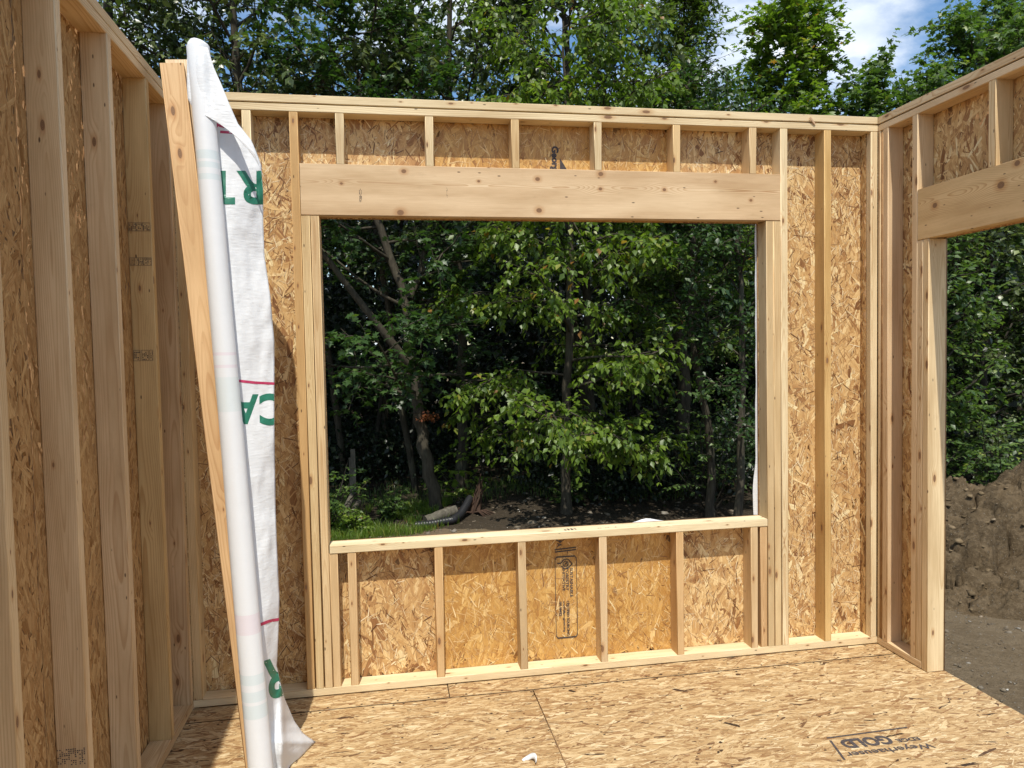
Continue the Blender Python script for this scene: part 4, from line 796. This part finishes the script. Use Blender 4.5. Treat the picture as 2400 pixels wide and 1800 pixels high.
def red_line(pts, wpx, name='red_line'):
    V = []
    for i in range(24):
        t = i/23*(len(pts)-1); k = min(int(t), len(pts)-2); f = t-k; u = pts[k][0]*(1-f)+pts[k+1][0]*f; v = pts[k][1]*(1-f)+pts[k+1][1]*f
        d = Vector((pts[k+1][0]-pts[k][0], pts[k+1][1]-pts[k][1])).normalized(); n_ = Vector((-d.y, d.x))*wpx/2
        V += [tuple(sheet_pt(u+n_.x, v+n_.y, 0.0012)), tuple(sheet_pt(u-n_.x, v-n_.y, 0.0012))]
    i = np.arange(23)*2; mesh_np(name, V, np.stack([i, i+1, i+3, i+2], -1), INK_RED, hw)
red_line([(555, 892), (600, 897), (643, 899)], 6); red_line([(608, 1465), (630, 1456), (656, 1451)], 7)
red_line([(498, 283), (510, 293), (526, 297)], 6); red_line([(499, 304), (510, 294)], 6); red_line([(516, 309), (548, 311)], 6)

# ------------------------------------------------------------------ printing on boards and panels
Yp = D-0.0020; Aw, Bw = (0, 0, -1), (1, 0, 0)
O_ = lambda x, z: (x, Yp, z)
st = empty('grade_stamp'); setparent(st, pB); st['label'] = 'black forestry certificate stamp'
bpy.data.objects.remove(st)
def frame(x0, x1, z0, z1, w_=0.003, c_=0.016):
    P = [strip(x0, z0+c_, x0, z1-c_, w_), strip(x1, z0+c_, x1, z1-c_, w_)]
    for (xa_, za, xb, zb) in ((x0, z0+c_, x0+c_*0.5, z0+c_*0.2), (x0+c_*0.5, z0+c_*0.2, x1-c_*0.5, z0+c_*0.2), (x1-c_*0.5, z0+c_*0.2, x1, z0+c_), (x0, z1-c_, x0+c_*0.5, z1-c_*0.2), (x0+c_*0.5, z1-c_*0.2, x1-c_*0.5, z1-c_*0.2), (x1-c_*0.5, z1-c_*0.2, x1, z1-c_)):
        P.append(strip(xa_, za, xb, zb, w_*(2.2 if abs(za-zb) < 1e-6 else 1.5)))
    return P
flatmark('stamp', frame(0.494, 0.605, 0.142, 0.563), (0, Yp, 0), (1, 0, 0), (0, 0, 1), INK, pB)
cir = lambda cx_, cz_, r0_, r1_, n_=14, a0=0, a1=2*PI: [[(cx_+r0_*math.cos(a0+(a1-a0)*i/n_), cz_+r0_*math.sin(a0+(a1-a0)*i/n_)), (cx_+r1_*math.cos(a0+(a1-a0)*i/n_), cz_+r1_*math.sin(a0+(a1-a0)*i/n_)), (cx_+r1_*math.cos(a0+(a1-a0)*(i+1)/n_), cz_+r1_*math.sin(a0+(a1-a0)*(i+1)/n_)), (cx_+r0_*math.cos(a0+(a1-a0)*(i+1)/n_), cz_+r0_*math.sin(a0+(a1-a0)*(i+1)/n_))] for i in range(n_)]
emb = cir(0.549, 0.523, 0.012, 0.0155)+[strip(0.505, 0.527, 0.524, 0.527, 0.006), strip(0.524, 0.527, 0.541, 0.547, 0.005), strip(0.541, 0.547, 0.562, 0.545, 0.005), strip(0.562, 0.545, 0.583, 0.520, 0.005), strip(0.583, 0.520, 0.566, 0.506, 0.005), strip(0.566, 0.506, 0.545, 0.497, 0.005), strip(0.545, 0.497, 0.526, 0.512, 0.005), strip(0.543, 0.516, 0.555, 0.531, 0.004), strip(0.555, 0.531, 0.557, 0.514, 0.004)]
flatmark('stamp', emb, (0, Yp, 0), (1, 0, 0), (0, 0, 1), INK, pB)
flatmark('stamp', [strip(0.494, 0.586, 0.604, 0.592, 0.006), strip(0.494, 0.598, 0.604, 0.604, 0.006)], (0, Yp, 0), (1, 0, 0), (0, 0, 1), INK, pB)
flatmark('stamp', cir(0.522, 0.668, 0.027, 0.031, 10, -PI, 0), (0, Yp, 0), (1, 0, 0), (0, 0, 1), INK, pB)
for t_, s_, x, z, ln in (('SUSTAINABLE', 0.0215, 0.5705, 0.502, 0.152), ('FORESTRY', 0.0215, 0.549, 0.500, 0.115), ('INITIATIVE', 0.0175, 0.5315, 0.500, 0.115), ('CERTIFIED SOURCING', 0.0175, 0.5515, 0.333, 0.180), ('www.sfiprogram.org', 0.013, 0.5335, 0.333, 0.160), ('SFI-00092', 0.016, 0.513, 0.331, 0.074), ('APA', 0.034, 0.506, 0.665, 0.055)):
    o = wtext(t_, s_, O_(x, z), Aw, Bw, INK, pB, bold=0.0005, lift=0.0)
    zs_ = [v.co.z for v in o.data.vertices]; k = ln/(max(zs_)-min(zs_))
    for v in o.data.vertices: v.co.z = z-(z-v.co.z)*k
wtext('Georgia-Pacific', 0.046, O_(0.514, 2.607), Aw, Bw, INK, pB, bold=0.0022, lift=0.0)
flatmark('stamp', [[(0.553, 2.549), (0.598, 2.478), (0.553, 2.46)]], (0, Yp, 0), (1, 0, 0), (0, 0, 1), INK, pB)
# floor print
fA, fB = (-1, 0.02, 0), (0, -1, 0); fp_parent = [c for c in fl.children if c.name.startswith('floor_panel')][3]
def ftext(t, size, x, y, width, bold=0.001):
    o = wtext(t, size, (x, y, 0.0), fA, fB, INK, fp_parent, bold=bold, lift=0.0008); xs = [v.co.x for v in o.data.vertices]; k = width/(max(xs)-min(xs))
    for v in o.data.vertices: v.co.x = x-(x-v.co.x)*k
ftext('Weyerhaeuser', 0.048, 1.785, -0.935, 0.375, 0.0008); ftext('GOLD', 0.085, 1.655, -0.848, 0.215, 0.004); ftext('EDGE', 0.034, 1.772, -0.882, 0.100, 0.001)
ftext('TM', 0.010, 1.372, -0.968, 0.018, 0.0003)
flatmark('stamp', [strip(1.41, -0.816, 1.783, -0.807, 0.0085), strip(1.413, -0.835, 1.383, -0.974, 0.009)], (0, 0, 0.0008), (1, 0, 0), (0, 1, 0), INK, fp_parent, lift=0.0)
# small grade marks on the lumber: rows of dots and boxes too small to read
def dotrows(parent, O, A, B, w_, h_, rows, cols, seed, fill=0.6):
    g2 = random.Random(seed); P = []
    for r in range(rows):
        for c in range(cols):
            if g2.random() < fill: x = w_*c/cols; y = h_*r/rows; P.append([(x, y), (x+w_/cols*g2.uniform(.4, .8), y), (x+w_/cols*g2.uniform(.4, .8), y+h_/rows*g2.uniform(.5, .75)), (x, y+h_/rows*.6)])
    return flatmark('grade_stamp', P, O, A, B, INK, parent, lift=0.0009)
def gridmark(parent, O, A, B, w_, h_, cells, seed):
    P = [strip(0, 0, w_, 0, .0012), strip(0, h_, w_, h_, .0012)]+[strip(w_*i/cells, 0, w_*i/cells, h_, .0012) for i in range(cells+1)]
    flatmark('grade_stamp', P, O, A, B, INK, parent, lift=0.0009); dotrows(parent, np.array(O)+np.array(A)*0.003+np.array(B)*0.003, A, B, w_*0.95, h_*0.85, 5, cells*4, seed, 0.55)
sC = lst[1]; yC = -0.345
for (u, v, h_, cells) in ((296, 541, 0.032, 3), (299, 622, 0.030, 5)):
    p = at(u, v, yC); gridmark(sC, (XL-D+0.004, yC, p.z), (1, 0, 0), (0, 0, 1), 0.080, h_, cells, v)
p = at(309, 846, yC)
for k in range(3): gridmark(sC, (XL-D+0.003+0.030*k, yC, p.z), (1, 0, 0), (0, 0, 1), 0.025 if k < 2 else 0.012, 0.042, 1, k)
sA = lst[3]; p = at(150, 1795, -1.165); dotrows(sA, (XL-D+0.004, -1.165, p.z), (1, 0, 0), (0, 0, 1), 0.078, 0.052, 9, 13, 5, 0.55)
dotrows(hd, (-0.42, -0.0005, 2.305), (1, 0, 0), (0, 0, 1), 0.012, 0.06, 9, 3, 8); dotrows(hd, (-0.018, -0.0005, 2.33), (1, 0, 0), (0, 0, 1), 0.006, 0.045, 12, 2, 9, 0.4)
dotrows(sill, (0.53, 0.02, ZS+0.0003), (1, 0, 0), (0, 1, 0), 0.07, 0.035, 3, 4, 12, 0.7); dotrows(sill, (0.70, 0.02, ZS+0.0003), (1, 0, 0), (0, 1, 0), 0.13, 0.012, 2, 10, 13, 0.4)

# ------------------------------------------------------------------ small things
def ribbon(name, pts, wd, thick, mat, label, cat, side=(0, 0, 1)):
    V = []; n_ = len(pts)
    for i, p in enumerate(pts):
        p = Vector(p); s_ = Vector(side[i] if isinstance(side, list) else side).normalized()*wd[i]/2 if isinstance(wd, (list, tuple)) else Vector(side).normalized()*wd/2
        V += [tuple(p-s_), tuple(p+s_)]
    i = np.arange(n_-1)*2; o = mesh_np(name, V, np.stack([i, i+1, i+3, i+2], -1), mat, None, smooth=True); md = o.modifiers.new('t', 'SOLIDIFY'); md.thickness = thick
    return tag(o, label, cat)
c0 = fp(1245, 1790); pts = []; sd = []
for k in range(15):
    a = -0.5+k/14*2.9; pts.append((c0.x-0.01+0.028*math.cos(a), c0.y+0.022*math.sin(a)*1.5, 0.012+0.010*math.sin(k*0.4))); sd.append((math.cos(a)*0.5, math.sin(a)*0.6, 0.65))
ribbon('plastic_scrap', pts, [0.006+0.016*math.sin(PI*k/14) for k in range(15)], 0.0006, WRAP, 'curled white scrap of house wrap lying on the floor', 'scrap', sd)
sp = empty('wood_splinter', tuple(at(1905, 285, -0.01))); bpy.data.objects.remove(sp)
p = at(1904, 283, -0.006); o = bpy.data.objects.new('wood_splinter', board_mesh(0.010, 0.005, 0.045)); col.objects.link(o); o.location = p; o.rotation_euler = (0.1, -0.75, 0); o.color = (0.6, 0.42, 0.27, 1)
tag(o, 'small wood splinter sticking out between the top plates near the right corner', 'splinter')
# outer house wrap showing at the window edges
V = []; zs = np.linspace(ZS, ZHB, 40)
for z in zs:
    k = 0.004+0.020*math.exp(-((z-0.80)/0.16)**2)+0.004*math.exp(-((z-1.2)/0.1)**2)+0.0015*math.sin(z*30)
    V += [(XJ2+0.03, D+0.0125, z), (XJ2-k*0.6, D+0.014, z), (XJ2-k, D+0.020, z)]
idx = np.arange(len(V)).reshape(-1, 3); F = np.stack([idx[:-1, :-1], idx[:-1, 1:], idx[1:, 1:], idx[1:, :-1]], -1).reshape(-1, 4)
mesh_np('wrap_edge', V, F, WRAP, bw, smooth=True)
V = []; xs = np.linspace(XJ1, XJ2, 90)
for x in xs:
    k = -0.006+0.021*math.exp(-((x-0.985)/0.06)**2)+0.002*math.sin(x*25)
    V += [(x, D+0.0125, ZS-0.05), (x, D+0.015, ZS-0.002+k*0.8), (x, D+0.022, ZS+k)]
idx = np.arange(len(V)).reshape(-1, 3); F = np.stack([idx[:-1, :-1], idx[:-1, 1:], idx[1:, 1:], idx[1:, :-1]], -1).reshape(-1, 4)
mesh_np('wrap_edge', V, F, WRAP, bw, smooth=True)
# things on the ground seen through the window
def gat(u, v, lift=0.0):
    d = ray(u, v); t = 5.0
    for _ in range(60):
        p = CAM+d*t; t += (p.z-float(gz(np.array([p.x]), np.array([p.y]))[0]))/max(-d.z, 0.05)*0.7
    return Vector((p.x, p.y, p.z+lift))
BLACKP = simple('black_pipe', (0.018, 0.018, 0.02), 0.4, 0.4)
def corrugated(pts, r, name, label):
    pts = np.array(pts, float); s_ = np.concatenate([[0], np.cumsum(np.linalg.norm(np.diff(pts, axis=0), axis=1))]); nn = int(s_[-1]/0.012); q = np.linspace(0, s_[-1], nn)
    P = np.stack([np.interp(q, s_, pts[:, k]) for k in range(3)], -1); P[2:-2] = (P[:-4]+P[1:-3]+P[2:-2]+P[3:-1]+P[4:])/5
    tb = Tubes(); tb.add(P, r*(1+0.09*np.sign(np.sin(np.arange(nn)*PI/1.5)+0.01)), 12); return tag(tb.build(name, BLACKP, None), label, 'pipe')
corrugated([gat(976, 1240, .05), gat(1010, 1237, .05), gat(1040, 1233, .06), gat(1062, 1231, .07), gat(1080, 1222, .10), gat(1092, 1210, .14), gat(1102, 1198, .18)], 0.05, 'drain_pipe', 'black corrugated drain pipe lying on the ground behind the window')
def log(name, p, q, r, label, bark=BARKD, cat='log'):
    tb = Tubes(); root = tag(empty(name, tuple(p)), label, cat); P = np.linspace(np.array(p), np.array(q), 9)+RNG.normal(0, r*0.06, (9, 3)); tb.add(P, np.full(9, r)*RNG.uniform(0.93, 1.05, 9), 12); tb.build('trunk_length', bark, root)
    for e_, s_ in ((P[0], -1), (P[-1], 1)):
        d = norm(P[-1]-P[0]); A = norm(np.cross(d, [0, 0, 1])); B = np.cross(d, A); a = np.arange(12)*PI/6; V = e_+d*s_*0.002+r*0.97*(np.cos(a)[:, None]*A+np.sin(a)[:, None]*B)
        mesh_np('cut_end', V, np.arange(12)[None], simple('cut_wood', (0.20, 0.17, 0.12), 0.9, 0.1, 40, (0.12, 0.10, 0.07)), root)
    return root
GREYW = bark_material('grey_wood', (0.06, 0.053, 0.040), (0.15, 0.135, 0.105))
log('fallen_log', gat(998, 1230, .05), gat(1070, 1209, .08), 0.075, 'thick grey fallen log next to the black drain pipe', GREYW)
log('cut_log', gat(806, 1222, .12), gat(832, 1186, .22), 0.045, 'pale grey cut log leaning in the weeds, upper one of the pair', GREYW)
log('cut_log', gat(812, 1226, .04), gat(842, 1196, .12), 0.04, 'pale grey cut log in the weeds, lower one of the pair', GREYW)
for u, v, h_, r, lb in ((831, 1192, 0.95, 0.034, 'grey weathered wooden post standing in the shade of the wood'), (824, 1192, 0.82, 0.018, 'thin grey stake beside the thicker weathered post')):
    b = gat(u, v); o = bpy.data.objects.new('wooden_post', board_mesh(r*2, r*1.6, h_)); o.data = o.data.copy(); o.data.materials[0] = GREYW; col.objects.link(o); o.location = b+Vector((0, 0, h_/2-0.05)); tag(o, lb, 'post')
# torn stump with a hanging vine
b = gat(1108, 1203); root = tag(empty('torn_stump', tuple(b)), 'reddish torn stump with splintered roots beside the drain pipe', 'stump'); tb = Tubes()
for k in range(22):
    e_ = Vector((RNG.normal(0.15, 0.03), RNG.normal(0.1, 0.04), 0.28+RNG.random()*0.2)); tb.add([b+Vector((RNG.normal(0, .06), RNG.normal(0, .05), -.02)), b+e_*0.5+Vector(RNG.normal(0, .03, 3)), b+e_+Vector(RNG.normal(0, .03, 3))], (0.024, 0.006), 5)
for k in range(10): a = RNG.random()*6.28; tb.add([b, b+Vector((math.cos(a)*.2, math.sin(a)*.2, 0.06)), b+Vector((math.cos(a)*.42, math.sin(a)*.3, -0.01))], (0.022, 0.005), 5)
tb.build('stump_wood', bark_material('torn_wood', (0.035, 0.02, 0.014), (0.085, 0.052, 0.035)), root)
tb = Tubes(); tb.add([at(1126, 1150, 7.6), at(1130, 1080, 7.6), at(1135, 1010, 7.6), at(1136, 930, 7.6), at(1150, 860, 7.6)], (0.010, 0.007), 5); tb.add([at(1126, 1150, 7.6), at(1138, 1060, 7.65), at(1134, 1000, 7.6)], (0.007, 0.004), 5)
tag(tb.build('hanging_vine', BARKD, None), 'thin vine hanging down to the torn stump', 'vine')
g2 = np.random.default_rng(5); P = np.array(at(1003, 977, 6.85))+g2.normal(0, 1, (90, 3))*[0.075, 0.05, 0.03]; A = g2.normal(0, 1, (90, 3)); Q = g2.normal(0, 0.6, (90, 3))+[0, -.4, 1]
dr_ = tag(empty('withered_spray', tuple(at(1003, 977, 6.85))), 'spray of withered rust brown leaves across the maple trunk', 'leaves'); leaves_mesh('withered_leaves', P, A, Q, g2.uniform(0.03, 0.06, 90), LT_OVAL, LEAF['rust'], dr_)
tb = Tubes(); tb.add([at(960, 968, 6.9), at(985, 968, 6.86), at(1020, 972, 6.84), at(1032, 966, 6.8)], (0.008, 0.003), 4); tb.build('twig', BARKD, dr_)
